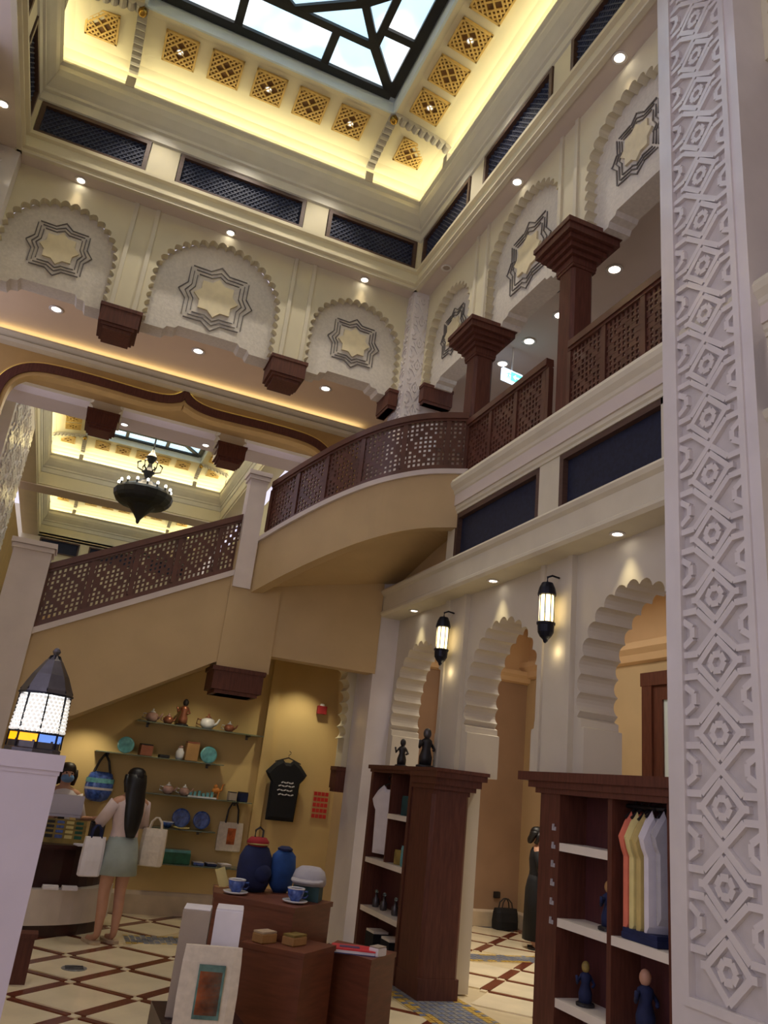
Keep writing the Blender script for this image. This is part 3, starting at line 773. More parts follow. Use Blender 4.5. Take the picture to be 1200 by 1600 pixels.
# mosaic borders: rows of small tesserae
def mosaic(x0, x1, y0, y1, along):
    mg = MB(); mbk = MB(); my_ = MB()
    step = 0.055
    nxx, nyy = int((x1-x0)/step), int((y1-y0)/step)
    for a in range(nxx):
        for b in range(nyy):
            X, Y = x0+a*step, y0+b*step
            e = min(a, nxx-1-a) if along == 'y' else min(b, nyy-1-b)
            t = my_ if (e in ((0, 1) if min(nxx, nyy) > 9 else (0,)) and random.random() < .7) else (mbk if (a+b) % 3 == 0 else mg)
            t.box(X, X+step*.86, Y, Y+step*.86, -.012, .001)
    for t, n in ((mg, 'mosaic_grey'), (mbk, 'mosaic_blue'), (my_, 'mosaic_yellow')): t.build('mosaic_band', n, fl_s, kind='stuff')
mosaic(3.13, 3.77, 4.9, 8.5, 'y'); mosaic(3.80, 6.55, 8.24, 8.60, 'x'); mosaic(1.12, 3.1, 8.44, 8.84, 'x')
MB().box(1.10, 3.12, 8.42, 8.86, -.013, -.006).build('mosaic_bed', 'floor_joint', fl_s)
MB().box(3.12, 3.78, 4.9, 8.5, -.013, -.006).build('mosaic_bed', 'floor_joint', fl_s); MB().box(3.79, 6.57, 8.22, 8.62, -.013, -.006).build('mosaic_bed', 'floor_joint', fl_s)
# round drain cover in the floor
dc = thing('floor_medallion', 'small grey oval cover set in the floor before the counter', 'floor cover', (0.62, 7.42, 0))
MB().lathe([(.10, 0), (.10, .004), (.09, .006), (.0, .006)], seg=20).build('cover_plate', 'mosaic_grey', dc)
m = MB()
for k in range(5): m.box(-.07, .07, -.062+k*.028, -.052+k*.028, .006, .008)
m.build('cover_slot', 'dark_item', dc)

# ================================================================ staircase
st = structure('staircase', 'beige curved staircase sweeping up to the gallery over the shop', 'staircase')
fs = lambda s, z, d=0: (s, 8.42+d, z)
def zs_(x): return 2.719+(x+.337)*.5265               # stringer top line
xa, xb = -0.80, 1.52
MB().prism([(xa, zs_(xa)-.88), (.2, 1.96), (1.46, 2.68), (xb, 2.70), (xb, zs_(xb)-.035), (xa, zs_(xa)-.035)], 0, .16, fs).build('skirt', 'stair_beige', st)
MB().prism([(xa, zs_(xa)-.04), (xb, zs_(xb)-.04), (xb, zs_(xb)+.025), (xa, zs_(xa)+.025)], -.025, .18, fs).build('stringer_cap', 'stair_white', st)
for k in range(10):
    x = -0.9+k*.27; z = zs_(x)-.06
    MB().box(x, x+.29, 8.58, 9.95, z-.05, z).build('tread', 'stair_white', st); MB().box(x, x+.03, 8.58, 9.95, z-.20, z-.05).build('riser', 'stair_beige', st)
MB().prism([(xa, zs_(xa)-.88), (.2, 1.96), (1.46, 2.68), (1.9, 2.9), (1.9, 3.06), (1.46, 2.90), (xa, zs_(xa)-.66)], .16, 1.56, fs).build('underside', 'stair_beige', st)
# pier under the newel ending in a wooden capital
MB().box(1.485, 2.06, 8.40, 8.80, 2.64, 4.05).build('pier', 'stair_beige', st)
bracket(st, 1.74, lambda s, z, d=0: (s, 8.42+d, z), ztop=2.65, hw=.29, depth=.40, h=.17, name='capital', d0=-.05)
MB().box(2.06, 3.30, 8.42, 8.62, 2.84, 4.1).build('lintel', 'stair_beige', st)
def newel(x0, x1, y0, y1, z0, z1, nm='newel_post', mt='stair_white'):
    m = MB(); m.box(x0, x1, y0, y1, z0, z1-.08); m.box(x0-.02, x1+.02, y0-.02, y1+.02, z1-.10, z1-.06); m.box(x0-.035, x1+.035, y0-.035, y1+.035, z1-.05, z1)
    m.box(x0-.01, x1+.01, y0-.01, y1+.01, z1-.06, z1-.05)
    return m.build(nm, mt, st)
newel(1.50, 1.70, 8.375, 8.58, 3.52, 4.90)
newel(-.72, -.36, 8.36, 8.62, 1.2, 3.58)
# curved landing
CP = [(1.70, 8.44, 4.10), (1.95, 7.87, 4.265), (2.23, 7.33, 4.42), (2.56, 7.0, 4.58), (2.97, 6.83, 4.73), (3.44, 6.68, 4.81)]
def catmull(P, n=8):
    P = [Vector(p) for p in P]; P = [P[0]*2-P[1]]+P+[P[-1]*2-P[-2]]; out = []
    for k in range(1, len(P)-2):
        for t in range(n):
            t /= n; a, b, c, d = P[k-1:k+3]
            out.append(.5*((2*b)+(c-a)*t+(2*a-5*b+4*c-d)*t*t+(3*b-a-3*c+d)*t*t*t))
    out.append(P[-2]); return out
CV = catmull(CP)
def nrm2(k):
    d = CV[min(k+1, len(CV)-1)]-CV[max(k-1, 0)]; n = Vector((d.y, -d.x, 0)).normalized()   # points into the landing
    return -n
rings = []
for k, p in enumerate(CV):
    n = nrm2(k); h = .62
    rings.append([p+Vector((0, 0, -.03)), p+n*.12+Vector((0, 0, -.03)), p+n*.12+Vector((0, 0, -h)), p+Vector((0, 0, -h))])
MB().loft(rings).build('curved_skirt', 'stair_beige', st, smooth=False)
rings = []
for k, p in enumerate(CV):
    n = nrm2(k); rings.append([p-n*.03+Vector((0, 0, -.035)), p-n*.03+Vector((0, 0, .02)), p+n*.14+Vector((0, 0, .02)), p+n*.14+Vector((0, 0, -.035))])
MB().loft(rings).build('curved_cap', 'stair_white', st)
m = MB()
top = [tuple(p+Vector((0, 0, -.04))) for p in CV]; bot = [tuple(p+Vector((0, 0, -.60))) for p in CV]
cA, cB, cC = (3.52, 8.50), (3.52, 6.34), (1.70, 8.50)
def fan(rim, zc, dz):
    n = len(rim)
    wallp = []
    for k in range(n):
        t = k/(n-1)
        wx, wy = (1.75+(3.52-1.75)*min(1, t*2), 8.50) if t < .5 else (3.52, 8.50-(8.50-6.70)*(t-.5)*2)
        wallp.append((wx, wy, rim[k][2]+dz))
    for k in range(n-1): m.f.append(None) if False else m.face([rim[k], rim[k+1], wallp[k+1], wallp[k]])
fan(bot, 0, 0.05)
m.build('landing_soffit', 'stair_beige', st)
m = MB(); fan(top, 0, 0); m.build('landing_floor', 'stair_white', st)

# ---- railings (lattice of wooden cells between stiles)
def railing(name, label, path, h=0.70, cell=0.052, mod=9, z0=0.03, cw=.017):
    """path: list of Vectors along the base; everything vertical"""
    r = thing(name, label, 'railing')
    L = [0]
    for a, b in zip(path, path[1:]): L.append(L[-1]+(b-a).length)
    def at(l):
        l = max(0, min(L[-1], l))
        for k in range(len(path)-1):
            if l <= L[k+1]+1e-9: return path[k].lerp(path[k+1], (l-L[k])/max(1e-9, L[k+1]-L[k]))
        return path[-1]
    n = max(1, int(round(L[-1]/cell))); cl = L[-1]/n
    def P(i, z): return at(i*cl)+Vector((0, 0, z))
    rows = int((h-.16)/(.05)); rz = (h-.17)/rows; zb = z0+.06
    rings = []
    N = max(2, len(path)*2)
    def ribbon(nm, za, zb_, wd, mt='wood_rail'):
        rings = []
        for k in range(N+1):
            p = at(L[-1]*k/N); q = at(min(L[-1], L[-1]*k/N+.05)); q0 = at(max(0, L[-1]*k/N-.05)); d = (q-q0); s_ = Vector((d.y, -d.x, 0)).normalized()*wd/2
            rings.append([p-s_+Vector((0, 0, za)), p+s_+Vector((0, 0, za)), p+s_*.9+Vector((0, 0, zb_)), p-s_*.9+Vector((0, 0, zb_))])
        return MB().loft(rings).build(nm, mt, r)
    ribbon('handrail', h-.07, h, .085); ribbon('rail_moulding', h-.10, h-.07, .06)
    ribbon('bottom_rail', z0, z0+.06, .06)
    m = MB(); stile = MB(); plates = MB()
    zt = h-.10
    for i in range(n+1):
        if i % mod == 0 or i == n: stile.bar(P(i, zb), P(i, zt), .05, .05, (P(min(i+1, n), 0)-P(max(i-1, 0), 0)))
        else: m.bar(P(i, zb), P(i, zt), cw, cw*1.4, (P(min(i+1, n), 0)-P(max(i-1, 0), 0)))
    rows = int((zt-zb)/.048); rz = (zt-zb)/rows
    for j in range(1, rows):
        for i in range(n): m.bar(P(i, zb+j*rz), P(i+1, zb+j*rz), cw*1.2, cw)
    hm = mod/2; hr = rows/2
    for i in range(n):
        for j in range(rows):
            a = abs((i % mod)+.5-hm)/hm; b = abs(j+.5-hr)/hr
            if .62 < a+b < .88 or (a+b > 1.62) or (i % mod in (0, mod-1) and j % 3 == 0):
                p0, p1 = P(i, zb+j*rz), P(i+1, zb+j*rz)
                plates.bar((p0+p1)/2+Vector((0, 0, 0)), (p0+p1)/2+Vector((0, 0, rz)), cl*.98, .016, Vector((0, 0, 1)).cross(p1-p0))
    m.build('lattice', 'wood_rail', r, kind='stuff'); stile.split('stile', 'wood_rail', r); plates.build('lattice_block', 'wood_rail', r, kind='stuff')
    return r
railing('stair_railing', 'straight sloping wooden lattice railing of the lower stair flight', [Vector((-.36, 8.50, zs_(-.36))), Vector((1.52, 8.50, zs_(1.52)))])
railing('curved_railing', 'curved dark wooden lattice railing sweeping up to the gallery', [p+nrm2(k)*.06 for k, p in enumerate(CV)][1:-1])
for a, b, lab in ((6.34, 6.70, 'short wooden lattice railing between curved stair and first gallery column'), (5.22, 6.70, 'wooden lattice gallery railing between the two wooden columns'), (3.66, 4.90, 'wooden lattice gallery railing between the nearer wooden column and carved pier')):
    if a == 6.34: continue
    railing('gallery_railing', lab, [Vector((3.40, b, 4.70)), Vector((3.40, a, 4.70))], h=.70)
# lower landing rail at the far left
railing('landing_railing', 'dark wooden landing railing left of the lower newel post', [Vector((-.74, 8.55, 2.15)), Vector((-1.6, 8.55, 2.0))], h=.85)

# ---- gallery columns
def column(label, x, y, z0=4.68, z1=6.60):
    t = thing('gallery_column', label, 'column', (x, y, z0), group='wooden gallery columns')
    m = MB(); m.box(-.15, .15, -.15, .15, 0, .10); m.box(-.125, .125, -.125, .125, .10, .13); m.build('base', 'wood_dark', t)
    c = .115; ch = .03
    poly = [(-c+ch, -c), (c-ch, -c), (c, -c+ch), (c, c-ch), (c-ch, c), (-c+ch, c), (-c, c-ch), (-c, -c+ch)]
    MB().prism(poly, .13, z1-z0-.36, lambda a, b, d: (a, b, d)).build('shaft', 'wood_dark', t)
    m = MB(); H = z1-z0
    for k0, za, zb in ((.125, H-.37, H-.34), (.13, H-.34, H-.27), (.16, H-.27, H-.22), (.195, H-.22, H-.17), (.235, H-.17, H-.12), (.275, H-.12, H-.05), (.29, H-.05, H)):
        m.box(-k0, k0, -k0, k0, za, zb)
    m.build('capital', 'wood_dark', t)
    return t
column('square dark wooden gallery column at the top of the curved railing', 3.53, 6.84)
column('square dark wooden gallery column nearer the carved pier', 3.53, 5.05)
# ================================================================ light fittings
def downlight(label, x, y, z, power=14, col=NEUT, target=None, r=.055, lit=True, angle=70, group='recessed ceiling downlights', blend=.5):
    t = thing('ceiling_downlight', label, 'downlight', (x, y, z), group=group)
    m = MB().lathe([(r*.82, .0), (r*1.25, -.003), (r*1.3, -.010), (r*1.1, -.014), (r*.84, -.010)], seg=20, cap=False); m.build('trim_ring', 'ring_white', t, smooth=True)
    MB().lathe([(r*.84, -.004), (r*.8, -.006), (.001, -.006)], seg=20).build('lens', 'downlight_lens' if lit else 'paper_grey', t)
    if lit and power: spot(t, (x, y, z-.03), power, col, angle, blend, target or (x, y, z-3))
    return t
G1 = 'downlights in the upper soffit'
for x, lab in ((-1.117, 'left'), (.719, 'middle'), (2.581, 'right')):
    downlight('recessed downlight in the upper soffit over the %s star panel of the back wall' % lab, x, 8.58, 8.085, 5, WARM, (x, 8.60, 5), angle=50, group=G1)
downlight('unlit recessed downlight in the soffit near the back right corner', 3.42, 7.774, 8.085, 0, lit=False, group=G1)
downlight('recessed downlight in the upper soffit over the middle star panel of the right wall', 3.41, 6.04, 8.085, 5, WARM, (3.44, 6.04, 5), angle=50, group=G1)
downlight('recessed downlight in the upper soffit nearest the carved pier', 3.40, 4.29, 8.085, 5, WARM, (3.43, 4.29, 5), angle=50, group=G1)
downlight('recessed downlight in the left soffit at the picture edge', -1.95, 7.78, 8.085, 4, WARM, (-1.97, 7.78, 5), angle=50, group=G1)
G2 = 'downlights in the gallery ceiling'
for x, lab in ((-1.104, 'left of the left wooden bracket'), (.717, 'between the two wooden brackets'), (2.55, 'right of the right wooden bracket')):
    downlight('recessed downlight in the beige gallery ceiling %s' % lab, x, 9.66, 6.90, 18, WARM, r=.07, group=G2)
for y, lab in ((5.48, 'beside the nearer wooden column'), (6.44, 'second from the nearer wooden column'), (7.08, 'third from the nearer wooden column'), (7.70, 'above the green exit sign')):
    downlight('recessed downlight in the grey gallery ceiling, %s' % lab, 4.30, y, 6.90, 12, NEUT, r=.07, group=G2)
for x, lab in ((.03, 'left of the chandelier'), (1.40, 'right of the chandelier')):
    downlight('recessed downlight in the far soffit beyond the ogee arch, %s' % lab, x, 12.74, 6.86, 6, NEUT, r=.06, group=G2)
G3 = 'downlights in the arcade soffit'
for y, lab in ((7.795, 'the arch beside the corner pier'), (6.073, 'the middle shop arch'), (4.323, 'the nearest shop arch')):
    downlight('recessed downlight in the low soffit over %s' % lab, 3.44, y, 3.51, 6, (1, .86, .5), (3.52, y, 2.4), r=.045, angle=58, group=G3)
G4 = 'small lamps in the cove vents'
for x, lab in ((-.375, 'leftmost'), (.745, 'middle'), (1.865, 'rightmost')):
    downlight('small lamp in the %s of the five vents over the back wall' % lab, x, 7.83, 9.80, 70, NEUT, r=.035, group=G4, angle=75)
for y, lab in ((7.10, 'vent nearest the corner rib'), (6.04, 'third vent from the corner rib')):
    downlight('small lamp in the %s over the right wall' % lab, 2.68, y, 9.80, 70, NEUT, r=.035, group=G4, angle=75)

def wall_lantern(label, y, x=3.40, z=3.06):
    t = thing('wall_lantern', label, 'lantern', (x, y, z), group='black wall lanterns'); t.scale = (.74, .74, .70)
    MB().lathe([(.028, .34), (.06, .33), (.085, .27), (.095, .23), (.10, .20), (.10, .185), (.075, .18)], seg=16).build('lantern_cap', 'lantern_black', t, smooth=False)
    gb_ = MB().lathe([(.072, -.13), (.076, -.08), (.078, .10), (.074, .18)], seg=16, wob=.04).build('glass_body', 'lantern_glass', t)
    MB().lathe([(.10, -.13), (.10, -.15), (.09, -.16), (.085, -.24), (.06, -.29), (.03, -.32), (.02, -.35), (.012, -.36)], seg=16).build('lantern_base', 'lantern_black', t)
    m = MB()
    for k in range(8):
        a = math.pi/4*k; m.bar((.079*math.cos(a), .079*math.sin(a), -.14), (.079*math.cos(a), .079*math.sin(a), .19), .008, .008)
    m.split('cage_bar', 'lantern_black', gb_)
    MB().tube([(0, 0, .34), (0.0, 0, .40), (.06, 0, .43), (.15, 0, .42)], .012).build('hanging_arm', 'lantern_black', t, smooth=True)
    point((x+.005, y, z+.03), 2.6, (1, .80, .45), .06).parent = None
    point((x+.06, y, z-.30), .25, (1, .80, .45), .03)
    return t
wall_lantern('black and amber lantern on the pilaster nearer the carved pier', 5.13)
wall_lantern('black and amber lantern on the pilaster nearer the corner pier', 6.95)

# exit sign and dome camera on the gallery
ex = thing('exit_sign', 'glowing green and white exit sign hanging under the gallery ceiling', 'exit sign', (4.22, 7.31, 6.40), rz=0.15)
MB().box(-.15, .15, -.02, .02, 0, .16).build('sign_box', 'exit_white', ex)
m = MB(); m.box(-.03, .14, -.026, -.02, .02, .14); m.build('sign_face', 'exit_green', ex)
m = MB(); m.bar((-.09, -.024, .03), (-.07, -.024, .08), .015, .006); m.bar((-.05, -.024, .03), (-.07, -.024, .08), .015, .006); m.bar((-.07, -.024, .08), (-.06, -.024, .12), .02, .006); m.bar((-.10, -.024, .09), (-.03, -.024, .10), .012, .006); m.build('running_figure', 'exit_green', ex)
m = MB(); m.bar((.02, -.028, .08), (.12, -.028, .08), .004, .02, (0, 0, 1)); m.prism([(.0, .08), (.04, .115), (.04, .045)], -.031, -.027, lambda a, b, c: (a, c, b)); m.build('arrow', 'exit_white', ex)
MB().bar((0, 0, .16), (0, 0, .50), .015, .015).build('hanger', 'ring_white', ex)
dm = thing('security_camera', 'dark dome camera under the gallery ceiling by the nearer wooden column', 'camera', (3.92, 5.97, 6.90))
MB().lathe([(.09, 0), (.09, -.03), (.075, -.04)], seg=18).build('camera_mount', 'dark_item', dm); MB().ball((0, 0, -.05), .07, .07, .075).build('camera_dome', 'black_metal', dm, smooth=True)

# chandelier in the far hall
ch = thing('chandelier', 'large dark tiered chandelier hanging in the far hall', 'chandelier', (.77, 17.0, 6.45))
MB().lathe([(.005, -.02), (.03, .0), (.05, .08), (.13, .20), (.22, .30), (.30, .38), (.50, .42), (.58, .48), (.62, .55), (.64, .66), (.60, .72), (.50, .78), (.36, .84), (.24, .93), (.12, 1.0)], seg=16).build('bowl', 'black_metal', ch)
m = MB()
for k in range(16):
    a = math.pi/8*k; m.lathe([(.02, .66), (.035, .70), (.02, .74), (.018, .80)], (.56*math.cos(a), .56*math.sin(a), 0), 8)
m.split('candle_cup', 'black_metal', ch)
for k in range(16):
    a = math.pi/8*k; MB().ball((.56*math.cos(a), .56*math.sin(a), .83), .03, .03, .04, 8, 6).build('bulb', 'bulb', ch)
MB().lathe([(.12, 1.0), (.05, 1.05), (.09, 1.12), (.13, 1.2), (.06, 1.3), (.04, 1.4), (.10, 1.5), (.12, 1.56), (.05, 1.66), (.02, 1.75), (.012, 3.6)], seg=12).build('stem', 'black_metal', ch)
m = MB()
for k in range(6):
    a = math.pi/3*k
    m.tube([(.10*math.cos(a), .10*math.sin(a), 1.2), (.25*math.cos(a), .25*math.sin(a), 1.25), (.27*math.cos(a), .27*math.sin(a), 1.38), (.2*math.cos(a), .2*math.sin(a), 1.42)], .018, 6)
m.split('scroll_arm', 'black_metal', ch)
point((.77, 17, 8.2), 60, WARM, .3)

# ================================================================ pedestal and table lantern, left foreground
pd = thing('marble_pedestal', 'lilac-white marble pedestal carrying the beaded lantern', 'pedestal', (-.07, 4.2, 0), rz=0)
MB().box(-.16, .16, -.16, .16, 0, 1.50).build('shaft', 'pedestal_marble', pd)
m = MB(); m.box(-.165, .165, -.165, .165, 1.50, 1.52); m.box(-.175, .175, -.175, .175, 1.52, 1.59); m.build('cap', 'pedestal_marble', pd)
tl = thing('table_lantern', 'beaded lantern with pewter cone top and orange band on the pedestal', 'lantern', (-.045, 4.2, 1.59))
MB().lathe([(.125, .0), (.125, .015), (.115, .02), (.115, .055)], seg=8).build('base', 'pewter', tl)
def oct_band(z0, z1, r0, r1, ks, nm, mt):
    m = MB()
    for k in ks:
        a0, a1 = math.pi/4*k+.1, math.pi/4*(k+1)+.1
        P = [(r0*math.cos(a0), r0*math.sin(a0), z0), (r0*math.cos(a1), r0*math.sin(a1), z0), (r1*math.cos(a1), r1*math.sin(a1), z1), (r1*math.cos(a0), r1*math.sin(a0), z1)]
        i = [tuple(v*.9 if q < 2 else v for q, v in enumerate(p)) for p in P]
        m.loft([P, i])
    return m.build(nm, mt, tl)
oct_band(.048, .085, .118, .118, (3, 4, 5), 'orange_band', 'lamp_orange'); oct_band(.048, .085, .118, .118, (0, 1, 2, 6, 7), 'blue_band', 'lamp_blue')
m = MB()
for row in range(10):
    z = .10+row*.0165; r = .118-.0012*row
    for k in range(34):
        a = 2*math.pi*k/34+(row % 2)*.09; m.ball((r*math.cos(a), r*math.sin(a), z), .0105, .0105, .0095, 6, 4)
m.build('bead_curtain', 'lamp_bead', tl, kind='stuff', smooth=True)
m = MB()
for z in (.088, .268): m.lathe([(.12, z-.006), (.126, z-.004), (.126, z+.004), (.12, z+.006)], seg=8)
for k in range(8):
    a = math.pi/4*k+.1; m.bar((.122*math.cos(a), .122*math.sin(a), .02), (.116*math.cos(a), .116*math.sin(a), .27), .007, .007)
m.build('metal_frame', 'lantern_black', tl)
MB().lathe([(.122, .272), (.118, .29), (.085, .36), (.04, .43), (.018, .455), (.012, .46), (.02, .475), (.012, .49), (.003, .495)], seg=8).build('cone_top', 'pewter', tl)
m = MB()
for k in range(8):
    a = math.pi/4*k; m.bar((.12*math.cos(a), .12*math.sin(a), .28), (.02*math.cos(a), .02*math.sin(a), .455), .006, .006)
m.split('cone_rib', 'lantern_black', tl)
point((-.045, 4.2, 1.78), 3.0, (1, .95, .85), .05)
# dark low post standing behind the pedestal
dp = thing('dark_post', 'low dark wooden post on the floor behind the marble pedestal', 'post', (.20, 6.95, 0))
m = MB(); m.box(-.06, .06, -.06, .06, 0, .30); m.build('post_body', 'wood_dark', dp); MB().box(-.075, .075, -.075, .075, .30, .33).build('post_cap', 'wood_dark', dp)

# ================================================================ shelving at the arcade
bk1 = thing('wooden_bookcase', 'dark wooden display bookcase between corner pier and wooden pillar', 'bookcase')
m = MB(); m.box(3.28, 3.52, 8.08, 8.14, 0, 1.78); m.box(3.28, 3.52, 7.10, 7.15, 0, 1.78); m.split('side_panel', 'wood_dark', bk1)
MB().box(3.50, 3.53, 7.10, 8.14, 0, 1.78).build('back_panel', 'cabinet_back', bk1)
m = MB(); m.box(3.25, 3.54, 6.95, 8.18, 1.80, 1.84); m.box(3.27, 3.54, 7.0, 8.16, 1.77, 1.80); m.build('top_board', 'wood_dark', bk1)
for z, a, b in ((1.365, 7.15, 7.62), (.92, 7.15, 8.08), (.475, 7.15, 8.08), (.08, 7.15, 8.08)):
    MB().box(3.285, 3.50, a, b, z-.025, z+.022).build('shelf_board', 'white_board', bk1)
MB().box(3.30, 3.50, 7.62, 7.64, .94, 1.77).build('divider', 'wood_dark', bk1)
pl_ = thing('wooden_pillar', 'square dark wooden pillar with stepped capital at the shop passage', 'pillar', (3.46, 6.86, 0))
m = MB(); m.box(-.175, .205, -.226, .226, 0, .16); m.build('plinth', 'wood_dark', pl_)
MB().prism([(-.17, -.19), (-.14, -.22), (.17, -.22), (.20, -.19), (.20, .22), (-.17, .22)], .16, 1.62, lambda a, b, c: (a, b, c)).build('shaft', 'wood_dark', pl_)
m = MB()
for k0, za, zb in ((.0, 1.62, 1.66), (.04, 1.66, 1.70), (.075, 1.70, 1.76), (.11, 1.76, 1.81), (.125, 1.81, 1.84)): m.box(-.17-k0*.35, .20+k0, -.22-k0, .22+k0*.2, za, zb)
m.build('capital', 'wood_dark', pl_)
bk2 = thing('wooden_wardrobe', 'dark wooden open wardrobe of shirts and dolls beside the carved pier', 'wardrobe')
m = MB(); m.box(3.28, 3.52, 4.70, 4.93, 0, 1.74); m.box(3.28, 3.52, 3.62, 3.68, 0, 1.78); m.split('side_panel', 'wood_dark', bk2)
MB().box(3.50, 3.53, 3.62, 4.93, 0, 1.78).build('back_panel', 'cabinet_back', bk2)
m = MB()
for k0, za, zb in ((.03, 1.70, 1.735), (.07, 1.735, 1.78), (.13, 1.78, 1.84)): m.box(3.28-k0*.25, 3.54, 3.62, 4.93+k0*2, za, zb)
m.build('top_board', 'wood_dark', bk2)
MB().box(3.285, 3.50, 4.16, 4.20, 0, 1.70).build('divider', 'wood_dark', bk2)
for z, a, b in ((1.375, 4.20, 4.70), (.925, 4.20, 4.70), (.925, 3.68, 4.16), (.475, 4.20, 4.70), (.475, 3.68, 4.16), (.08, 3.68, 4.70)):
    MB().box(3.285, 3.50, a, b, z-.028, z+.022).build('shelf_board', 'white_board', bk2)
MB().tube([(3.40, 3.68, 1.67), (3.40, 4.16, 1.67)], .012).build('clothes_rail', 'dark_item', bk2, smooth=True)
for k in range(6):
    z = 1.48-k*.113
    m = MB(); m.box(3.274, 3.28, 4.735, 4.775, z-.012, z+.012); m.box(3.262, 3.275, 4.748, 4.756, z+.0, z+.03); m.build('price_clip', 'cloth_grey', bk2)

def shirt(label, mt, loc, rz, h=.66, w_=.42, sl=.17, thick=.045, print_=None, group=None, hang=True, name='t_shirt', long=False):
    t = thing(name, label, 'shirt', loc, rz, group)
    W = w_/2; S = h*(.42 if long else .27)
    out = [(-W, 0), (W*.9, 0), (W, h*.62), (W+sl*.55, h-S-.03), (W+sl, h-S+.03), (W*.92, h-.06), (W*.42, h), (W*.2, h-.04), (-W*.2, h-.04), (-W*.42, h), (-W*.92, h-.06), (-W-sl, h-S+.03), (-W-sl*.55, h-S-.03), (-W, h*.62)]
    # body with a soft bulge: rim ring, then inset front and back rings
    c = (0, h*.5)
    ins = [(c[0]+(x-c[0])*.86, c[1]+(z-c[1])*.88) for x, z in out]
    n = len(out); m = MB()
    m.loft([[(x, thick*.5, z) for x, z in ins], [(x, thick*.18, z) for x, z in out], [(x, -thick*.18, z) for x, z in out], [(x, -thick*.5, z) for x, z in ins]])
    fab = m.build('fabric', mt, t)
    if print_:
        pm = MB(); print_(pm, -thick*.5-.003); pm.build('print', 'print_white', fab)
    if hang:
        hg = MB(); hg.bar((-W*.9, 0, h-.04), (0, 0, h+.02), .012, .012); hg.bar((W*.9, 0, h-.04), (0, 0, h+.02), .012, .012)
        hg.tube([(0, 0, h+.02), (0, 0, h+.05), (.02, 0, h+.065), (.025, 0, h+.085), (.0, 0, h+.10)], .004, 6); hg.build('hanger', 'dark_item', t)
    return t
shirt('white t-shirt hanging in the bookcase beside the corner pier', 'cloth_white', (3.38, 7.86, .99), math.pi/2+.35, h=.66, w_=.34, sl=.06)
SH = 'shirts hanging in the wardrobe'
for mt, y, rz, lab, z in (('cloth_salmon', 4.085, -.12, 'salmon orange t-shirt, leftmost on the wardrobe rail', .985), ('cloth_yellow', 4.03, -.15, 'pale yellow t-shirt hanging beside the salmon one', .985), ('cloth_olive', 3.97, -.15, 'olive gold t-shirt hanging behind the pale yellow one', .98), ('cloth_white', 3.90, -.2, 'white t-shirt in the middle of the wardrobe rail', 1.0), ('cloth_grey', 3.80, -.2, 'lilac grey t-shirt hanging nearest the carved pier', 1.06)):
    shirt(lab, mt, (3.40, y, z), rz, h=.655 if z < 1.02 else .60, w_=.155, sl=.035, thick=.045, group=SH)

# small goods --------------------------------------------------------------
def lathe_item(name, label, cat, mt, prof, loc, seg=14, parts=(), rz=0, group=None):
    t = thing(name, label, cat, loc, rz, group)
    MB().lathe(prof, seg=seg).build('body', mt, t, smooth=True)
    for nm, m2, mb in parts: mb.build(nm, m2, t, smooth=True)
    return t
def figurine(label, loc, h, mt, head, name='figurine', group=None, base='dark_item'):
    t = thing(name, label, 'figurine', loc, random.uniform(-.3, .3), group)
    MB().lathe([(.22*h, 0), (.22*h, .05*h), (.18*h, .07*h)], seg=12).build('base', base, t)
    MB().lathe([(.15*h, .07*h), (.16*h, .25*h), (.10*h, .45*h), (.14*h, .58*h), (.13*h, .64*h), (.05*h, .70*h)], seg=12).build('body', mt, t, smooth=True)
    MB().ball((0, 0, .80*h), .10*h, .10*h, .13*h).build('head', head, t, smooth=True)
    m = MB(); m.tube([(.12*h, 0, .60*h), (.20*h, -.05*h, .45*h), (.12*h, -.14*h, .42*h)], .035*h, 6); m.tube([(-.12*h, 0, .60*h), (-.22*h, -.03*h, .46*h), (-.26*h, -.10*h, .62*h)], .035*h, 6); m.split('arm', mt, t, smooth=True)
    return t
figurine('dark statuette on top of the bookcase, left of two', (3.40, 7.66, 1.84), .30, 'dark_item', 'dark_item')
figurine('tall dark statuette on top of the bookcase near the pillar', (3.40, 7.10, 1.84), .40, 'dark_item', 'pewter')
figurine('doll with pale round head on the low wardrobe shelf, left compartment', (3.38, 4.52, .50), .26, 'cloth_navy', 'rack_olive')
figurine('doll with fair head in the low right wardrobe compartment', (3.38, 3.98, .50), .34, 'cloth_navy', 'skin')
figurine('dark blue doll on the middle wardrobe shelf beside the divider', (3.38, 4.30, .95), .30, 'cloth_navy', 'card_brown')
def boxthing(name, label, cat, mt, size, loc, rz=0, lid=None, lidmt=None, group=None, body='body'):
    t = thing(name, label, cat, loc, rz, group); a, b, c = size
    m = MB(); e = min(.006, c*.2)
    m.loft([[(-a/2+e, -b/2+e, 0), (a/2-e, -b/2+e, 0), (a/2-e, b/2-e, 0), (-a/2+e, b/2-e, 0)], [(-a/2, -b/2, e), (a/2, -b/2, e), (a/2, b/2, e), (-a/2, b/2, e)], [(-a/2, -b/2, c-e), (a/2, -b/2, c-e), (a/2, b/2, c-e), (-a/2, b/2, c-e)], [(-a/2+e, -b/2+e, c), (a/2-e, -b/2+e, c), (a/2-e, b/2-e, c), (-a/2+e, b/2-e, c)]])
    m.build(body, mt, t)
    if lid: MB().box(-a/2*.96, a/2*.96, -b/2*.96, b/2*.96, c, c+lid).build('lid', lidmt, t)
    return t
boxthing('folded_shirts', 'folded navy clothes on the middle wardrobe shelf under the shirts', 'clothes', 'cloth_navy', (.18, .30, .04), (3.40, 3.95, .947), 0, .02, 'cloth_navy')
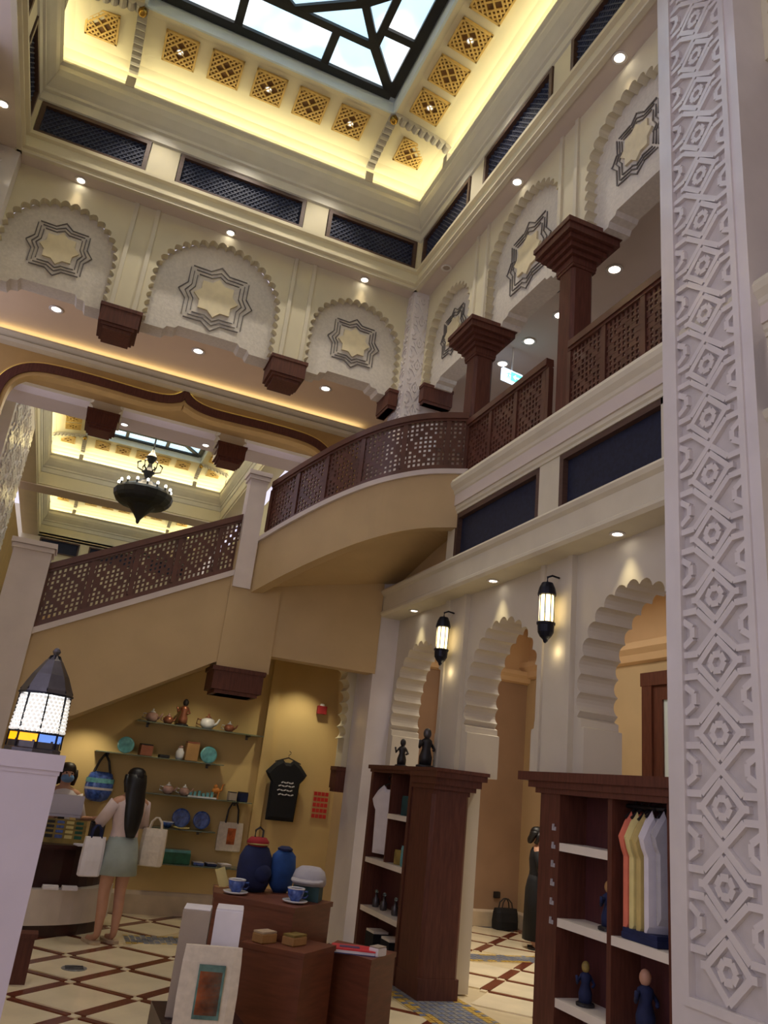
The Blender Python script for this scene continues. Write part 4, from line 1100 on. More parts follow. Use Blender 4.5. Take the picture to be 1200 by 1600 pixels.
for y, z, mt, lab in ((7.36, 1.387, 'teal_box', 'dark teal patterned box on the upper bookcase shelf'), (7.20, 1.387, 'rack_olive', 'small olive box on the upper bookcase shelf by the pillar'), (7.42, .942, 'rack_olive', 'olive patterned box on the middle bookcase shelf'), (7.27, .942, 'china_teal', 'pale teal box on the middle bookcase shelf by the pillar')):
    boxthing('gift_box', lab, 'box', mt, (.12, .11, .17 if mt != 'rack_olive' else .12), (3.40, y, z), .2, .012, mt, group='gift boxes in the bookcase')
for y, lab in ((7.78, 'left'), (7.40, 'right')):
    boxthing('black_box', 'black box with pale lid on the lowest visible bookcase shelf, %s of two' % lab, 'box', 'cloth_black', (.16, .20, .20), (3.37, y, .10), 0, .02, 'white_board', group='black boxes in the bookcase')
for y, lab in ((7.96, 'nearest the corner pier'), (7.76, 'second from the corner pier'), (7.48, 'third from the corner pier'), (7.30, 'nearest the wooden pillar')):
    lathe_item('perfume_bottle', 'small silvery bottle on the bookcase shelf, %s' % lab, 'bottle', 'pewter', [(.03, 0), (.035, .02), (.035, .07), (.015, .09), (.012, .12)], (3.40, y, .497), parts=(('stopper', 'glass_shelf', MB().ball((0, 0, .14), .018)),), group='bottles on the bookcase shelf')

# ---- display plinths in the middle foreground (turned 45 degrees)
def plinth(label, pts, z, name='display_plinth', mt='wood_table'):
    t = thing(name, label, 'plinth', group='stepped wooden display plinths')
    MB().prism(pts, 0, z-.03, lambda a, b, c: (a, b, c)).build('body', mt, t)
    cx, cy = sum(p[0] for p in pts)/len(pts), sum(p[1] for p in pts)/len(pts)
    MB().prism([(cx+(x-cx)*1.03, cy+(y-cy)*1.03) for x, y in pts], z-.03, z, lambda a, b, c: (a, b, c)).build('top', mt, t)
    return t
plinth('tall back display plinth holding the blue cups', [(1.66, 5.17), (2.03, 5.52), (1.66, 5.98), (1.32, 5.98), (1.25, 5.62)], .85)
plinth('front display plinth holding two small card boxes', [(1.675, 4.91), (1.965, 5.18), (1.83, 5.31), (1.66, 5.15), (1.51, 5.33), (1.365, 5.18)], .65)
plinth('right display plinth holding the red book', [(2.17, 5.06), (2.45, 5.32), (2.15, 5.62), (1.995, 5.40)], .60)
def cup(label, loc, mt='china_blue'):
    t = thing('tea_cup', label, 'cup', loc, group='blue and white cups')
    MB().lathe([(.03, 0), (.075, .008), (.085, .018), (.08, .02), (.03, .012)], seg=20).build('saucer', 'china_white', t, smooth=True)
    MB().lathe([(.03, .012), (.032, .02), (.05, .04), (.058, .085), (.054, .085), (.045, .045), (.02, .03)], seg=20).build('bowl', mt, t, smooth=True)
    MB().lathe([(.0585, .085), (.0585, .092), (.053, .092), (.053, .085)], seg=20).build('rim', 'china_white', t, smooth=True)
    MB().tube([(.052, 0, .07), (.08, 0, .072), (.085, 0, .05), (.07, 0, .035), (.046, 0, .035)], .006, 6).build('handle', mt, t, smooth=True)
    return t
cup('blue and white cup on the back plinth, left of two', (1.38, 5.60, .85)); cup('blue and white cup on the back plinth, right of two beside the cap', (1.72, 5.36, .85))
boxthing('card_box', 'small tan card box on the front plinth, left of two', 'box', 'card_brown', (.12, .09, .055), (1.50, 5.18, .65), .5, .01, 'canvas_beige', group='tan boxes'); boxthing('card_box', 'small tan card box on the front plinth, right of two', 'box', 'card_brown', (.13, .09, .05), (1.68, 5.14, .65), .6, .012, 'rack_olive', group='tan boxes')
bo = thing('picture_book', 'red and blue picture book lying on the right plinth', 'book', (2.13, 5.25, .60), rz=-.35)
MB().box(-.15, .13, -.08, .08, .022, .03).build('cover', 'book_red', bo); MB().box(-.145, .125, -.075, .075, .006, .022).build('pages', 'paper_white', bo); MB().box(-.15, .13, -.08, .08, 0, .006).build('back_cover', 'book_blue', bo); MB().box(-.10, .03, -.03, .03, .03, .032).build('cover_print', 'book_blue', bo)
sm = boxthing('white_packet', 'white soft packet beside the red book', 'packet', 'paper_white', (.10, .07, .05), (2.26, 5.18, .60), .6, .006, 'paper_grey')
# cap on a stand, bags on a stand
cpo = thing('cap', 'lilac grey cap with dark underside on the back plinth', 'cap', (1.86, 5.54, .85), rz=-.5)
MB().box(-.09, .09, -.08, .08, 0, .09).build('stand', 'teal_box', cpo)
m = MB(); m.loft([[(.12*math.cos(a)*k, .10*math.sin(a)*k, z) for a in [2*math.pi*t/16 for t in range(16)]] for k, z in ((.9, .09), (1.0, .11), (.97, .14), (.85, .18), (.55, .205), (.1, .21))]); m.build('crown', 'cloth_grey', cpo, smooth=True)
m = MB(); m.loft([[(x*.11, -.08-.10*math.sqrt(max(0, 1-x*x))-(0 if k else .0), .125-.03*(1-x*x)*0-.008*k) for x in [-1+t/6 for t in range(13)]]+[(x*.11, -.06, .135-.008*k) for x in [1-t/6 for t in range(13)]] for k in (0, 1)]); m.build('visor', 'cloth_grey', cpo)
bs2 = thing('backpack', 'navy cloth backpack with red and yellow top on the back plinth', 'bag', (1.53, 5.78, .85), rz=.2)
m = MB(); m.loft([[(.125*k*math.cos(a), .09*k*math.sin(a), z) for a in [2*math.pi*t/14 for t in range(14)]] for k, z in ((.75, 0), (.95, .05), (1.0, .14), (.95, .22), (.7, .28), (.45, .30))]); m.build('body', 'cloth_navy', bs2, smooth=True)
m = MB(); m.loft([[(.08*k*math.cos(a), .07*k*math.sin(a), z) for a in [2*math.pi*t/14 for t in range(14)]] for k, z in ((.75, .28), (1.0, .30), (1.0, .32), (.7, .345))]); m.build('red_top', 'cloth_red', bs2, smooth=True)
MB().lathe([(.075, .296), (.082, .302), (.075, .308)], seg=14).build('yellow_band', 'rack_olive', bs2)
m = MB(); m.tube([(-.03, 0, .34), (-.03, 0, .39), (0, 0, .41), (.03, 0, .39), (.03, 0, .34)], .007, 6); m.build('loop_handle', 'dark_item', bs2)
MB().ball((.03, -.075, .12), .07, .03, .06).build('front_pocket', 'cloth_navy', bs2, smooth=True)
bs3 = thing('blue_pouch', 'bright blue round pouch leaning on the navy backpack', 'bag', (1.74, 5.80, .85), rz=.2)
m = MB(); m.loft([[(.10*k*math.cos(a), .06*k*math.sin(a), z) for a in [2*math.pi*t/14 for t in range(14)]] for k, z in ((.5, 0), (.9, .05), (1.0, .16), (.9, .24), (.45, .28))]); m.build('body', 'cloth_blue', bs3, smooth=True); MB().lathe([(.05, .27), (.055, .285), (.03, .30)], seg=12).build('neck_cord', 'cloth_navy', bs3)
ln_ = thing('leaning_card', 'cream card leaning on the back plinth beside the blue cup', 'card', (1.36, 5.86, .85), rz=.3)
m = MB(); m.bar((0, 0, .005), (-.04, .03, .12), .07, .008, (.3, 1, 0)); m.build('card_face', 'cloth_yellow', ln_); MB().box(-.05, .05, -.02, .05, 0, .006).build('card_foot', 'card_brown', ln_)

# stand with tote bag and white boxes
sd = thing('display_stand', 'low dark stand under the canvas tote bag in the foreground', 'stand', (1.06, 4.70, 0), rz=0)
MB().box(-.22, .20, -.20, .20, .03, .40).build('body', 'counter_dark', sd); MB().box(-.20, .18, -.18, .18, 0, .03).build('foot', 'dark_item', sd)
def bag(name, label, loc, rz, w_, h, d, mt, handle='canvas', hl=.18, prt=None, tilt=0):
    t = thing(name, label, 'bag', loc, rz); t.rotation_euler = (tilt, 0, rz)
    m = MB(); m.loft([[(x*w_/2*k, y*d/2*kd, z) for x, y in ((-1, -.6), (-.7, -1), (0, -1.1), (.7, -1), (1, -.6), (1, .6), (.7, 1), (0, 1.1), (-.7, 1), (-1, .6))] for k, kd, z in ((.88, .7, 0), (.98, 1, .03*h), (1.0, 1.05, .4*h), (.98, .8, .8*h), (.95, .5, h))]); bd = m.build('body', mt, t)
    m = MB()
    for sy in (-1, 1): m.tube([(-w_*.25, sy*d*.22, h*.97), (-w_*.2, sy*d*.2, h+hl*.6), (-w_*.06, sy*d*.1, h+hl), (w_*.06, sy*d*.1, h+hl), (w_*.2, sy*d*.2, h+hl*.6), (w_*.25, sy*d*.22, h*.97)], .009, 6)
    if hl > .01: m.split('handle', handle, t)
    if prt:
        for nm, m2, (a, b, c, e) in prt:
            MB().box(a*w_, b*w_, -d*.58-.004, -d*.50, c*h, e*h).build(nm, m2, bd)
    return t
tb = bag('tote_bag', 'white canvas tote bag with red picture print in the foreground', (1.03, 4.44, .40), -.20, .30, .36, .06, 'canvas', hl=0, prt=(('print_border', 'print_green', (-.20, .24, .12, .78)), ('print_picture', 'print_orange', (-.17, .20, .17, .70))))
for x, y, lab, h, mt in ((.96, 4.66, 'left of two behind the tote bag', .50, 'paper_grey'), (1.13, 4.64, 'right of two behind the tote bag', .51, 'paper_white')):
    t = boxthing('gift_bag', 'tall white paper box, %s' % lab, 'box', mt, (.145, .18, h), (x, y, .40), -.25, .004, 'paper_white', group='white paper boxes')
# ================================================================ shop goods under the stairs
for a, b, z, lab in ((.93, 2.45, 2.06, 'topmost glass shelf on the yellow shop wall'), (.55, 2.02, 1.675, 'second glass shelf from the top on the yellow wall'), (1.0, 2.43, 1.285, 'third glass shelf from the top on the yellow wall'), (1.3, 2.05, .93, 'short glass shelf under the blue plates'), (1.2, 2.42, .56, 'lowest glass shelf on the yellow shop wall')):
    t = thing('glass_shelf', lab, 'shelf', group='glass wall shelves')
    MB().box(a, b, 9.72, 9.995, z-.012, z).build('glass_board', 'glass_shelf', t)
    for x in (a+.15, b-.15):
        m = MB(); m.bar((x, 9.995, z-.03), (x, 9.80, z-.018), .015, .015); m.box(x-.015, x+.015, 9.985, 10.0, z-.06, z-.01); m.build('shelf_bracket', 'pewter', t)
def teapot(label, loc, s=1, mt='china_pink', mt2='china_white'):
    t = thing('teapot', label, 'teapot', loc, random.uniform(-.5, .5), 'teapots on the glass shelves')
    MB().lathe([(.035*s, 0), (.06*s, .02*s), (.07*s, .05*s), (.06*s, .085*s), (.03*s, .10*s)], seg=14).build('body', mt, t, smooth=True)
    MB().lathe([(.035*s, .10*s), (.02*s, .115*s), (.008*s, .12*s), (.012*s, .135*s), (.004*s, .14*s)], seg=12).build('lid', mt2, t, smooth=True)
    MB().tube([(.06*s, 0, .04*s), (.09*s, 0, .06*s), (.11*s, 0, .10*s)], [.014*s, .011*s, .008*s], 8).build('spout', mt, t, smooth=True)
    MB().tube([(-.06*s, 0, .08*s), (-.10*s, 0, .085*s), (-.105*s, 0, .04*s), (-.062*s, 0, .03*s)], .007*s, 6).build('handle', mt2, t, smooth=True)
def plate(label, loc, r, mt, rimmt='china_white', tilt=.22):
    t = thing('display_plate', label, 'plate', loc, group='decorative plates in the shop'); t.rotation_euler = (math.pi/2-tilt, 0, 0)
    MB().lathe([(.001, .0), (r*.6, .004), (r*.75, .008), (r*.72, .013), (r*.55, .008), (.001, .006)], seg=24).build('dish', mt, t, smooth=True)
    MB().lathe([(r*.72, .008), (r, .018), (r, .023), (r*.72, .013)], seg=24).build('rim', rimmt, t, smooth=True)
    return t
Y = 9.84
teapot('pinkish teapot at the left end of the topmost glass shelf', (1.10, Y, 2.06), 1.1); teapot('copper-rimmed teapot beside the tall figure on the topmost shelf', (1.29, Y, 2.06), .9, 'copper', 'china_pink')
figurine('tall dark carved figure on the topmost glass shelf', (1.46, Y, 2.06), .34, 'copper', 'dark_item')
teapot('white striped pot with copper lid on the topmost glass shelf', (1.76, Y, 2.06), 1.3, 'china_white', 'copper'); teapot('small brown pot at the right end of the topmost glass shelf', (2.03, Y, 2.06), .9, 'copper', 'china_white')
plate('teal plate at the left end of the second glass shelf', (.87, Y+.02, 1.765), .095, 'china_teal', 'china_teal'); plate('teal plate with golden foot at the right end of the second shelf', (1.84, Y+.02, 1.765), .10, 'china_teal', 'china_teal')
for x, r in ((.87, .06), (1.84, .07)):
    pass
boxthing('wooden_box', 'dark wooden box on the second glass shelf', 'box', 'copper', (.14, .10, .12), (1.10, Y, 1.675), .2, .012, 'dark_item'); boxthing('dark_case', 'flat black case on the second glass shelf', 'box', 'dark_item', (.12, .10, .03), (1.32, Y, 1.675), .1, .006, 'dark_item')
lathe_item('white_jar', 'white jar on the second glass shelf', 'jar', 'china_white', [(.035, 0), (.05, .03), (.05, .09), (.03, .12), (.035, .13)], (1.50, Y, 1.675), parts=(('lid', 'china_pink', MB().ball((0, 0, .14), .03, .03, .02)),))
boxthing('carved_box', 'tall brown carved box on the second glass shelf', 'box', 'card_brown', (.15, .10, .20), (1.63, Y, 1.675), .1, .02, 'copper')
teapot('pale teapot on the third glass shelf', (1.44, Y, 1.285), .95, 'china_pink'); teapot('white teapot on the third glass shelf beside the pale one', (1.63, Y, 1.285), .9, 'china_pink', 'china_white')
tr_ = thing('china_tray', 'long white tray of little houses on the third glass shelf', 'tray', (1.84, Y, 1.285)); MB().box(-.17, .17, -.06, .06, 0, .015).build('tray', 'china_white', tr_)
m = MB()
for k in range(6): m.box(-.15+k*.05, -.12+k*.05, -.03, .03, .015, .05+.012*(k % 3))
m.split('little_house', 'china_teal', tr_)
cm = thing('camel_figure', 'small orange camel figure on the third glass shelf', 'figurine', (2.00, Y, 1.30))
m = MB(); m.ball((0, 0, .08), .05, .03, .035); m.ball((-.01, 0, .12), .025, .02, .03); m.tube([(.04, 0, .08), (.065, 0, .09), (.07, 0, .15), (.095, 0, .155)], [.016, .013, .011, .008], 6); m.build('body', 'camel_orange', cm, smooth=True)
m = MB()
for x, y in ((.03, .015), (.03, -.015), (-.03, .015), (-.03, -.015)): m.tube([(x, y, .07), (x, y, .03), (x, y, -.015)], [.012, .008, .008], 6)
m.split('leg', 'camel_orange', cm)
boxthing('grey_mug_box', 'small grey box at the right end of the third glass shelf', 'box', 'paper_grey', (.09, .09, .09), (2.20, Y, 1.285), .1, .01, 'pewter'); boxthing('navy_mug_box', 'small navy box at the end of the third glass shelf', 'box', 'cloth_navy', (.10, .09, .10), (2.33, Y, 1.285), .3, .01, 'dark_item')
plate('bright blue plate on the short glass shelf, left of two', (1.65, Y+.02, 1.04), .105, 'china_blue', 'china_blue'); plate('bright blue plate on the short glass shelf, right of two', (1.89, Y+.02, 1.035), .10, 'china_blue', 'china_blue')
lathe_item('blue_bowl', 'white and blue bowl left of the bright blue plates', 'bowl', 'china_blue', [(.03, 0), (.06, .03), (.075, .06), (.07, .06), (.05, .03)], (1.50, Y-.03, .93), parts=(('rim', 'china_white', MB().lathe([(.076, .06), (.076, .066), (.068, .066), (.068, .06)], seg=16)),)); lathe_item('yellow_dish', 'shallow yellow dish before the bright blue plates', 'dish', 'cloth_yellow', [(.04, 0), (.09, .012), (.10, .02), (.09, .02), (.04, .008)], (1.66, Y-.07, .93), parts=(('foot', 'china_white', MB().lathe([(.04, -.004), (.045, .0), (.04, .004)], seg=16)),))
boxthing('green_gift_box', 'dark green box with grey lid on the lowest glass shelf', 'box', 'green_box', (.32, .16, .12), (1.66, Y, .56), .05, .03, 'china_teal')
for k, (x, mt, w_) in enumerate(((1.93, 'china_blue', .12), (2.08, 'cloth_navy', .11), (2.24, 'paper_grey', .13))):
    boxthing('flat_parcel', ('blue', 'navy', 'grey')[k]+' flat parcel lying on the lowest glass shelf', 'parcel', mt, (w_, .14, .03), (x, Y, .56), .1*k, .004, 'paper_white')
# hanging goods on the wall
bb_ = thing('blue_bag', 'shiny round blue patterned bag hanging on the yellow wall beside the customer', 'bag', (.68, 9.91, 1.13))
def _bb(k, z): return [(.155*k*math.cos(2*math.pi*q/16), .07*k*math.sin(2*math.pi*q/16), z) for q in range(16)]
bbo = MB().loft([_bb(k, z) for k, z in ((.4, 0), (.78, .03), (.97, .10), (1.0, .17), (.95, .24), (.80, .30), (.62, .32))]).build('body', 'china_blue', bb_, smooth=True)
MB().loft([_bb(1.015, .20), _bb(1.0, .25)], cap=False).build('light_stripe', 'china_teal', bbo); MB().loft([_bb(1.012, .125), _bb(1.02, .15)], cap=False).build('pale_stripe', 'cloth_grey', bbo)
for sx in (-1, 1): MB().tube([(sx*.09, -.02, .31), (sx*.05, -.01, .44), (0, .03, .52)], [.016, .014, .012], 6).build('strap', 'dark_item', bb_)
bag('wall_tote', 'white tote bag with orange print hanging on the yellow wall', (2.27, 9.93, .72), 0, .30, .32, .05, 'canvas', handle='dark_item', hl=.24, prt=(('print_picture', 'print_orange', (-.12, .20, .25, .80)),))
def tee_print(m, y):
    for k, (z, a, b) in enumerate(((.44, -.06, .10), (.40, -.09, .12), (.35, -.10, .10), (.30, -.08, .12))):
        n = 5
        for i in range(n):
            x0 = a+(b-a)*i/n; x1 = a+(b-a)*(i+.8)/n; m.bar((x0, y, z+.008*(i % 2)), (x1, y, z+.012*((i+1) % 2)), .006, .014, (0, 0, 1))
shirt('black t-shirt with white lettering hanging on the yellow wall', 'cloth_black', (2.85, 9.90, 1.11), 0, h=.72, w_=.37, sl=.08, thick=.08, print_=tee_print)
sg = thing('red_sign', 'red printed sign on the yellow wall beside the arch jamb', 'sign', (3.37, 9.995, 1.16))
MB().box(-.11, .11, -.012, 0, 0, .35).build('sign_board', 'shop_yellow', sg)
m = MB()
for k in range(5):
    for i in range(4): m.box(-.10+i*.05, -.10+i*.05+.042, -.018, -.012, .02+k*.066, .065+k*.066)
m.build('red_lettering', 'sign_red', sg)
al = thing('fire_alarm', 'small red fire alarm high on the yellow wall near arch', 'alarm', (3.22, 9.99, 2.44))
MB().box(-.06, .06, -.06, 0, 0, .10).build('body', 'cloth_red', al); MB().lathe([(.03, 0), (.03, .02), (.02, .03)], (0, -.03, .10), 12).build('strobe', 'china_white', al)
boxthing('wall_socket', 'dark socket plate low on the passage rear wall', 'socket', 'dark_item', (.10, .02, .08), (6.25, 10.385, .36), 0, .002, 'dark_item')

# ---- curved cash counter
ct = thing('cash_counter', 'curved counter with white base and dark wooden top in the shop', 'counter')
def arc_pts(cx, cy, rx, ry, a0, a1, n=20): return [(cx+rx*math.cos(a0+(a1-a0)*k/n), cy+ry*math.sin(a0+(a1-a0)*k/n)) for k in range(n+1)]
def cpoly(g): return arc_pts(-.05, 9.25, 1.03+g, .80+g, math.pi*1.12, math.pi*1.97)
for nm, mt, g, z0, z1 in (('plinth', 'counter_dark', -.02, 0, .10), ('white_base', 'counter_white', 0, .10, .40), ('wood_body', 'counter_dark', -.12, .40, .74), ('wood_top', 'counter_dark', -.04, .74, .78)):
    MB().prism(cpoly(g)+[(p[0]*.85, p[1]+.35) for p in reversed(cpoly(g))], z0, z1, lambda a, b, c: (a, b, c)).build(nm, mt, ct)
for x, lab in ((.35, 'left'), (.52, 'right')):
    boxthing('white_cloth', 'folded white cloth on the counter ledge, %s of two' % lab, 'cloth', 'cloth_white', (.14, .08, .03), (x, 8.52+(x-.3)*.1, .40), .1, .008, 'paper_white', group='folded white cloths')
rk = thing('postcard_rack', 'olive rack of striped postcards standing on the cash counter', 'rack', (.38, 8.78, .78))
MB().box(-.20, .20, -.05, .09, 0, .03).build('rack_base', 'rack_olive', rk)
for k in range(4):
    MB().box(-.19, .19, -.04+k*.03, -.02+k*.03, .03, .09+k*.04).build('rack_tier', 'rack_olive', rk)
for k in range(4):
    for i, mt in ((0, 'dark_item'), (1, 'china_blue'), (2, 'cloth_yellow'), (3, 'green_box')):
        MB().box(-.18+i*.09, -.11+i*.09, -.044+k*.03, -.041+k*.03, .045+k*.04, .075+k*.04).build('postcard', mt, rk)
mn = thing('monitor', 'white back of the cash desk monitor before the cashier', 'monitor', (.32, 9.02, .78), rz=.1)
m = MB(); m.loft([[(x, y, z) for x, y in ((-.18, -.03), (.18, -.03), (.18, .02), (-.18, .02))] for z in (.22, .24)]+[[(-.185, -.035, .25), (.185, -.035, .25), (.185, .02, .25), (-.185, .02, .25)], [(-.185, -.03, .43), (.185, -.03, .43), (.185, .02, .43), (-.185, .02, .43)]]); m.build('screen_back', 'screen_white', mn)
m = MB(); m.box(-.03, .03, -.02, .02, .02, .24); m.box(-.10, .10, -.08, .08, 0, .02); m.build('stand', 'dark_item', mn)
boxthing('card_terminal', 'black till terminal with green light on the cash counter', 'terminal', 'dark_item', (.13, .12, .20), (.68, 8.92, .78), .1, .01, 'cloth_black')
boxthing('paper_stack', 'white paper sheets lying on the counter before the customer', 'paper', 'paper_white', (.22, .14, .012), (.60, 8.66, .78), .3, .004, 'paper_white')

# ---- people
def skin_body(name, joints, edges, parent, mt, lvl=2):
    """joints: list of (pos, rx, ry); root is joint 0"""
    me = bpy.data.meshes.new(name); me.from_pydata([j[0] for j in joints], edges, []); o = bpy.data.objects.new(name, me); COL.objects.link(o)
    sk = o.modifiers.new('skin', 'SKIN'); sk.use_smooth_shade = True
    if not me.skin_vertices:
        b = bmesh.new(); b.from_mesh(me); b.verts.layers.skin.verify(); b.to_mesh(me); b.free()
    for v, j in zip(me.skin_vertices[0].data, joints): v.radius = (j[1], j[2])
    for k, v in enumerate(me.skin_vertices[0].data): v.use_root = (k == 0)
    ss = o.modifiers.new('sub', 'SUBSURF'); ss.levels = lvl; ss.render_levels = lvl
    dg = bpy.context.evaluated_depsgraph_get(); dg.update()
    nm = bpy.data.meshes.new_from_object(o.evaluated_get(dg)); bpy.data.objects.remove(o)
    nm.materials.clear(); nm.materials.append(MATS[mt])
    for p in nm.polygons: p.use_smooth = True
    return link(name, nm, parent)
def ell(c, rx, ry, z, n=16, off=0): return [(c[0]+rx*math.cos(2*math.pi*k/n), c[1]+ry*math.sin(2*math.pi*k/n), z) for k in range(n)]
def person(label, loc, rz, H, top, bottom, hair, arms, long_hair=False, skirt=True, legs='skin', mask=False, dress=False):
    """local frame: faces -Y; arms = (right elbow, right hand, left elbow, left hand) in units of H"""
    t = thing('person', label, 'person', loc, rz); h = H
    J = [((0, 0, .53*h), .085*h, .065*h), ((0, 0, .62*h), .072*h, .055*h), ((0, 0.0, .74*h), .088*h, .06*h), ((0, 0, .81*h), .07*h, .045*h), ((0, -.005*h, .855*h), .03*h, .03*h), ((0, -.012*h, .90*h), .045*h, .052*h), ((0, -.01*h, .945*h), .05*h, .058*h), ((0, 0, .985*h), .032*h, .036*h)]
    E = [(0, 1), (1, 2), (2, 3), (3, 4), (4, 5), (5, 6), (6, 7)]
    for s, (e, hd) in ((-1, arms[0:2]), (1, arms[2:4])):
        k = len(J); hx = Vector(hd)*h; ex = Vector(e)*h; d = (hx-ex).normalized()
        J += [((s*.105*h, 0, .80*h), .032*h, .032*h), (tuple(ex), .024*h, .024*h), (tuple(hx-d*.03*h), .015*h, .015*h), (tuple(hx), .018*h, .012*h)]
        E += [(3, k), (k, k+1), (k+1, k+2), (k+2, k+3)]
        for q in range(4):
            a = (q-1.5)*.010*h; kk = len(J); u = d.cross(Vector((0, 0, 1))); u = u.normalized() if u.length > .01 else Vector((1, 0, 0))
            J += [(tuple(hx+d*.03*h+u*a), .006*h, .006*h), (tuple(hx+d*(.055-.004*abs(q-1))*h+u*a*1.2+Vector((0, 0, -.008*h))), .005*h, .005*h)]
            E += [(k+3, kk), (kk, kk+1)]
        kk = len(J); J += [(tuple(hx-u*.022*h*s+d*.008*h), .006*h, .006*h), (tuple(hx-u*.032*h*s+d*.028*h), .005*h, .005*h)]; E += [(k+3, kk), (kk, kk+1)]
    for s in (-1, 1):
        k = len(J)
        J += [((s*.05*h, 0, .47*h), .058*h, .058*h), ((s*.055*h, -.008*h, .28*h), .036*h, .036*h), ((s*.055*h, .01*h, .19*h), .034*h, .034*h), ((s*.055*h, .015*h, .045*h), .020*h, .022*h), ((s*.06*h, -.04*h, .018*h), .024*h, .016*h), ((s*.065*h, -.09*h, .014*h), .022*h, .012*h)]
        E += [(0, k), (k, k+1), (k+1, k+2), (k+2, k+3), (k+3, k+4), (k+4, k+5)]
    body = skin_body('body', J, E, t, 'skin')
    # face
    f = MB(); f.ball((0, -.068*h, .925*h), .008*h, .014*h, .014*h, 8, 6); f.build('nose', 'skin', t, smooth=True)
    f = MB()
    for s in (-1, 1): f.ball((s*.02*h, -.060*h, .94*h), .007*h, .006*h, .005*h, 8, 6)
    f.split('eye', 'dark_item', t, smooth=True)
    f = MB()
    for s in (-1, 1): f.ball((s*.052*h, 0, .925*h), .007*h, .014*h, .018*h, 8, 6)
    f.split('ear', 'skin', t, smooth=True)
    if mask: MB().ball((0, -.035*h, .905*h), .047*h, .045*h, .032*h, 14, 8).build('face_mask', 'mask_blue', t, smooth=True)
    else: MB().ball((0, -.060*h, .898*h), .016*h, .008*h, .005*h, 10, 6).build('mouth', 'skin_shade', t, smooth=True)
    # clothes
    m = MB(); m.loft([ell((0, 0), .098*h, .075*h, .50*h), ell((0, 0), .092*h, .070*h, .58*h), ell((0, 0), .085*h, .066*h, .64*h), ell((0, 0), .102*h, .074*h, .73*h), ell((0, 0), .118*h, .066*h, .795*h), ell((0, 0), .080*h, .052*h, .825*h), ell((0, 0), .040*h, .038*h, .84*h)])
    for s, (e, hd) in ((-1, arms[0:2]), (1, arms[2:4])):
        ex = Vector(e)*h; sh = Vector((s*.100*h, 0, .795*h)); m.tube([sh, sh.lerp(ex, .5), ex], [.042*h, .038*h, .036*h], 10)
    m.build('top', top, t, smooth=True)
    if skirt:
        m = MB(); lo = .38 if not dress else .07
        rings = []
        for k, z, rx, ry in ((0, .60, .088, .07), (1, .55, .104, .085), (2, .48, .112, .095), (3, lo, .125, .105)):
            rings.append([(rx*h*(1+.04*(q % 2)*(k > 1))*math.cos(2*math.pi*q/20), ry*h*(1+.04*(q % 2)*(k > 1))*math.sin(2*math.pi*q/20), z*h) for q in range(20)])
        m.loft(rings); m.build('skirt', bottom, t, smooth=True)
    else:
        m = MB()
        for s in (-1, 1): m.loft([ell((s*.05*h, 0), .062*h, .07*h, .54*h, 12), ell((s*.052*h, 0), .064*h, .068*h, .47*h, 12), ell((s*.055*h, 0), .046*h, .05*h, .28*h, 12), ell((s*.055*h, .012*h), .036*h, .042*h, .06*h, 12)])
        m.build('trousers', bottom, t, smooth=True)
    m = MB()
    for s in (-1, 1): m.loft([[(s*.062*h+x*.034*h, -.03*h+y*.085*h, z*h) for x, y in ((-1, .6), (-.9, -.6), (-.5, -1), (.5, -1), (.9, -.6), (1, .6), (.5, 1), (-.5, 1))] for z in (0, .016)])
    m.split('shoe', 'canvas_beige' if legs == 'skin' else 'dark_item', t)
    # hair
    m = MB()
    cap = [[(.058*h*k*math.cos(a), .008*h+.066*h*k*math.sin(a), z*h) for a in [2*math.pi*q/16 for q in range(16)]] for k, z in ((.92, .935), (1.0, .955), (.97, .975), (.8, .995), (.5, 1.008), (.1, 1.012))]
    m.loft(cap)
    zl = .60 if long_hair else .86
    back = []
    for q in range(9):
        z = .97-(.97-zl)*q/8; wv = (.060, .066, .068, .068, .066, .064, .058, .048, .030)[q]*h; th = (.050, .054, .050, .042, .038, .036, .032, .026, .014)[q]*h; yo = (.018, .024, .030, .042, .054, .062, .066, .07, .074)[q]*h
        back.append([(wv*math.cos(2*math.pi*k/14), yo+th*math.sin(2*math.pi*k/14), z*h) for k in range(14)])
    m.loft(back)
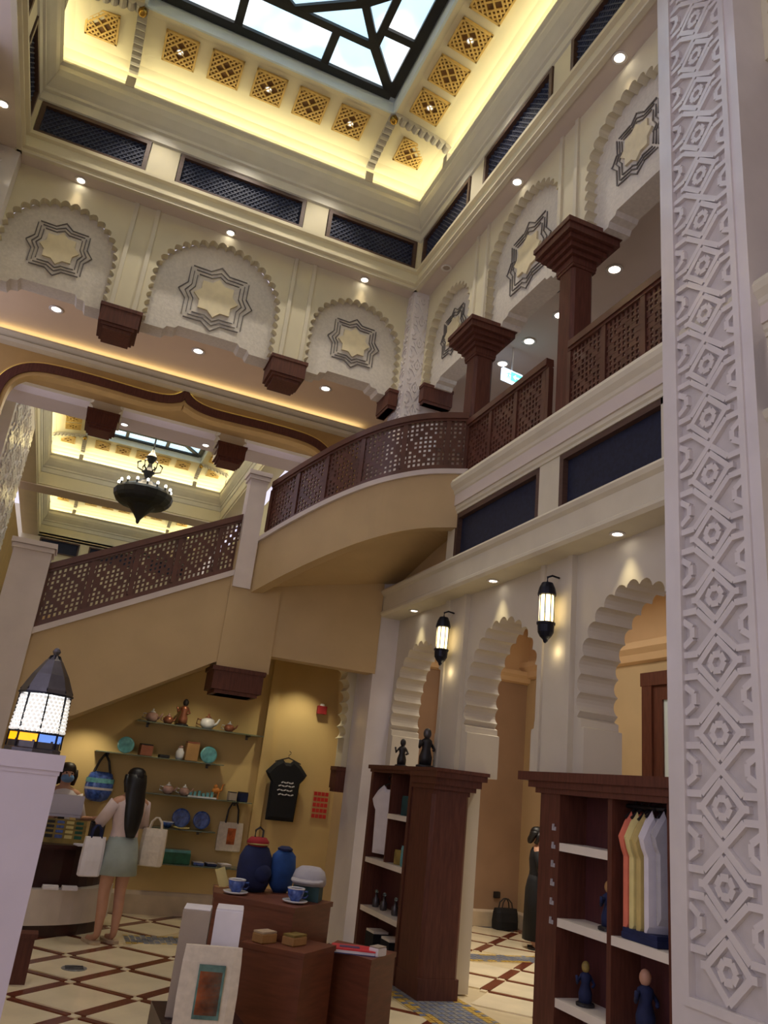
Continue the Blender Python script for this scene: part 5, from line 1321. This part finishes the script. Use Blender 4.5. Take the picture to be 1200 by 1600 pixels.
    for s in (-1, 1): m.tube([(s*.050*h, -.01*h, .96*h), (s*.058*h, .0, .92*h), (s*.056*h, .02*h, .86*h)], [.02*h, .02*h, .016*h], 8)
    m.build('hair', hair, t, smooth=True)
    return t
person('woman customer with long black hair, pink top and grey-green skirt at the counter', (.90, 8.40, 0), math.radians(205), 1.53, 'cloth_pink', 'cloth_mint', 'hair_black', ((-.16, -.06, .66), (-.10, -.20, .68), (.16, -.05, .66), (.09, -.20, .68)), long_hair=True)
bag('shopping_bag', 'white paper shopping bag hanging before the customer', (.64, 8.30, .56), .3, .20, .34, .09, 'paper_white', handle='cloth_navy', hl=.10)
bag('shoulder_bag', 'beige canvas bag hanging behind the customer', (1.20, 8.50, .66), -.3, .24, .34, .13, 'canvas', handle='canvas', hl=.10)
person('cashier with dark hair and blue face mask behind the monitor', (.30, 9.48, 0), math.radians(12), 1.50, 'cloth_white', 'cloth_navy', 'hair_brown', ((-.15, -.03, .64), (-.06, -.20, .66), (.16, -.02, .64), (.20, -.18, .66)), mask=True, skirt=False, legs='dark')
person('woman in a long black dress standing in the passage beside the wardrobe', (5.97, 9.0, 0), math.radians(60), 1.36, 'cloth_black', 'cloth_black', 'hair_black', ((-.15, -.03, .64), (-.14, -.08, .50), (.15, -.03, .64), (.14, -.08, .50)), skirt=True, dress=True, long_hair=False, legs='dark')
hb = bag('handbag', 'dark handbag standing on the floor by the passage rear wall', (6.30, 10.22, 0), .1, .36, .26, .18, 'cloth_black', handle='dark_item', hl=.12)

# ================================================================ room lamps without visible fittings
spot(None, (2.95, 9.55, 3.04), 24, (1, .88, .60), 95, .7, (2.75, 9.85, 0))
spot(None, (1.55, 9.2, 2.72), 20, (1, .88, .60), 110, .8, (1.6, 9.95, 0))
spot(None, (.45, 9.55, 2.0), 9, (1, .86, .58), 110, .8, (.45, 10, 1.0))
area_light('passage_ceiling_lamp', (5.0, 7.4, 4.2), 1.2, 3.0, 22, (1, .90, .74))
for _y in (6.4, 7.6, 8.9): spot(None, (4.9, _y, 4.2), 150, (1, .90, .74), 70, .8, (4.9, _y, 0))
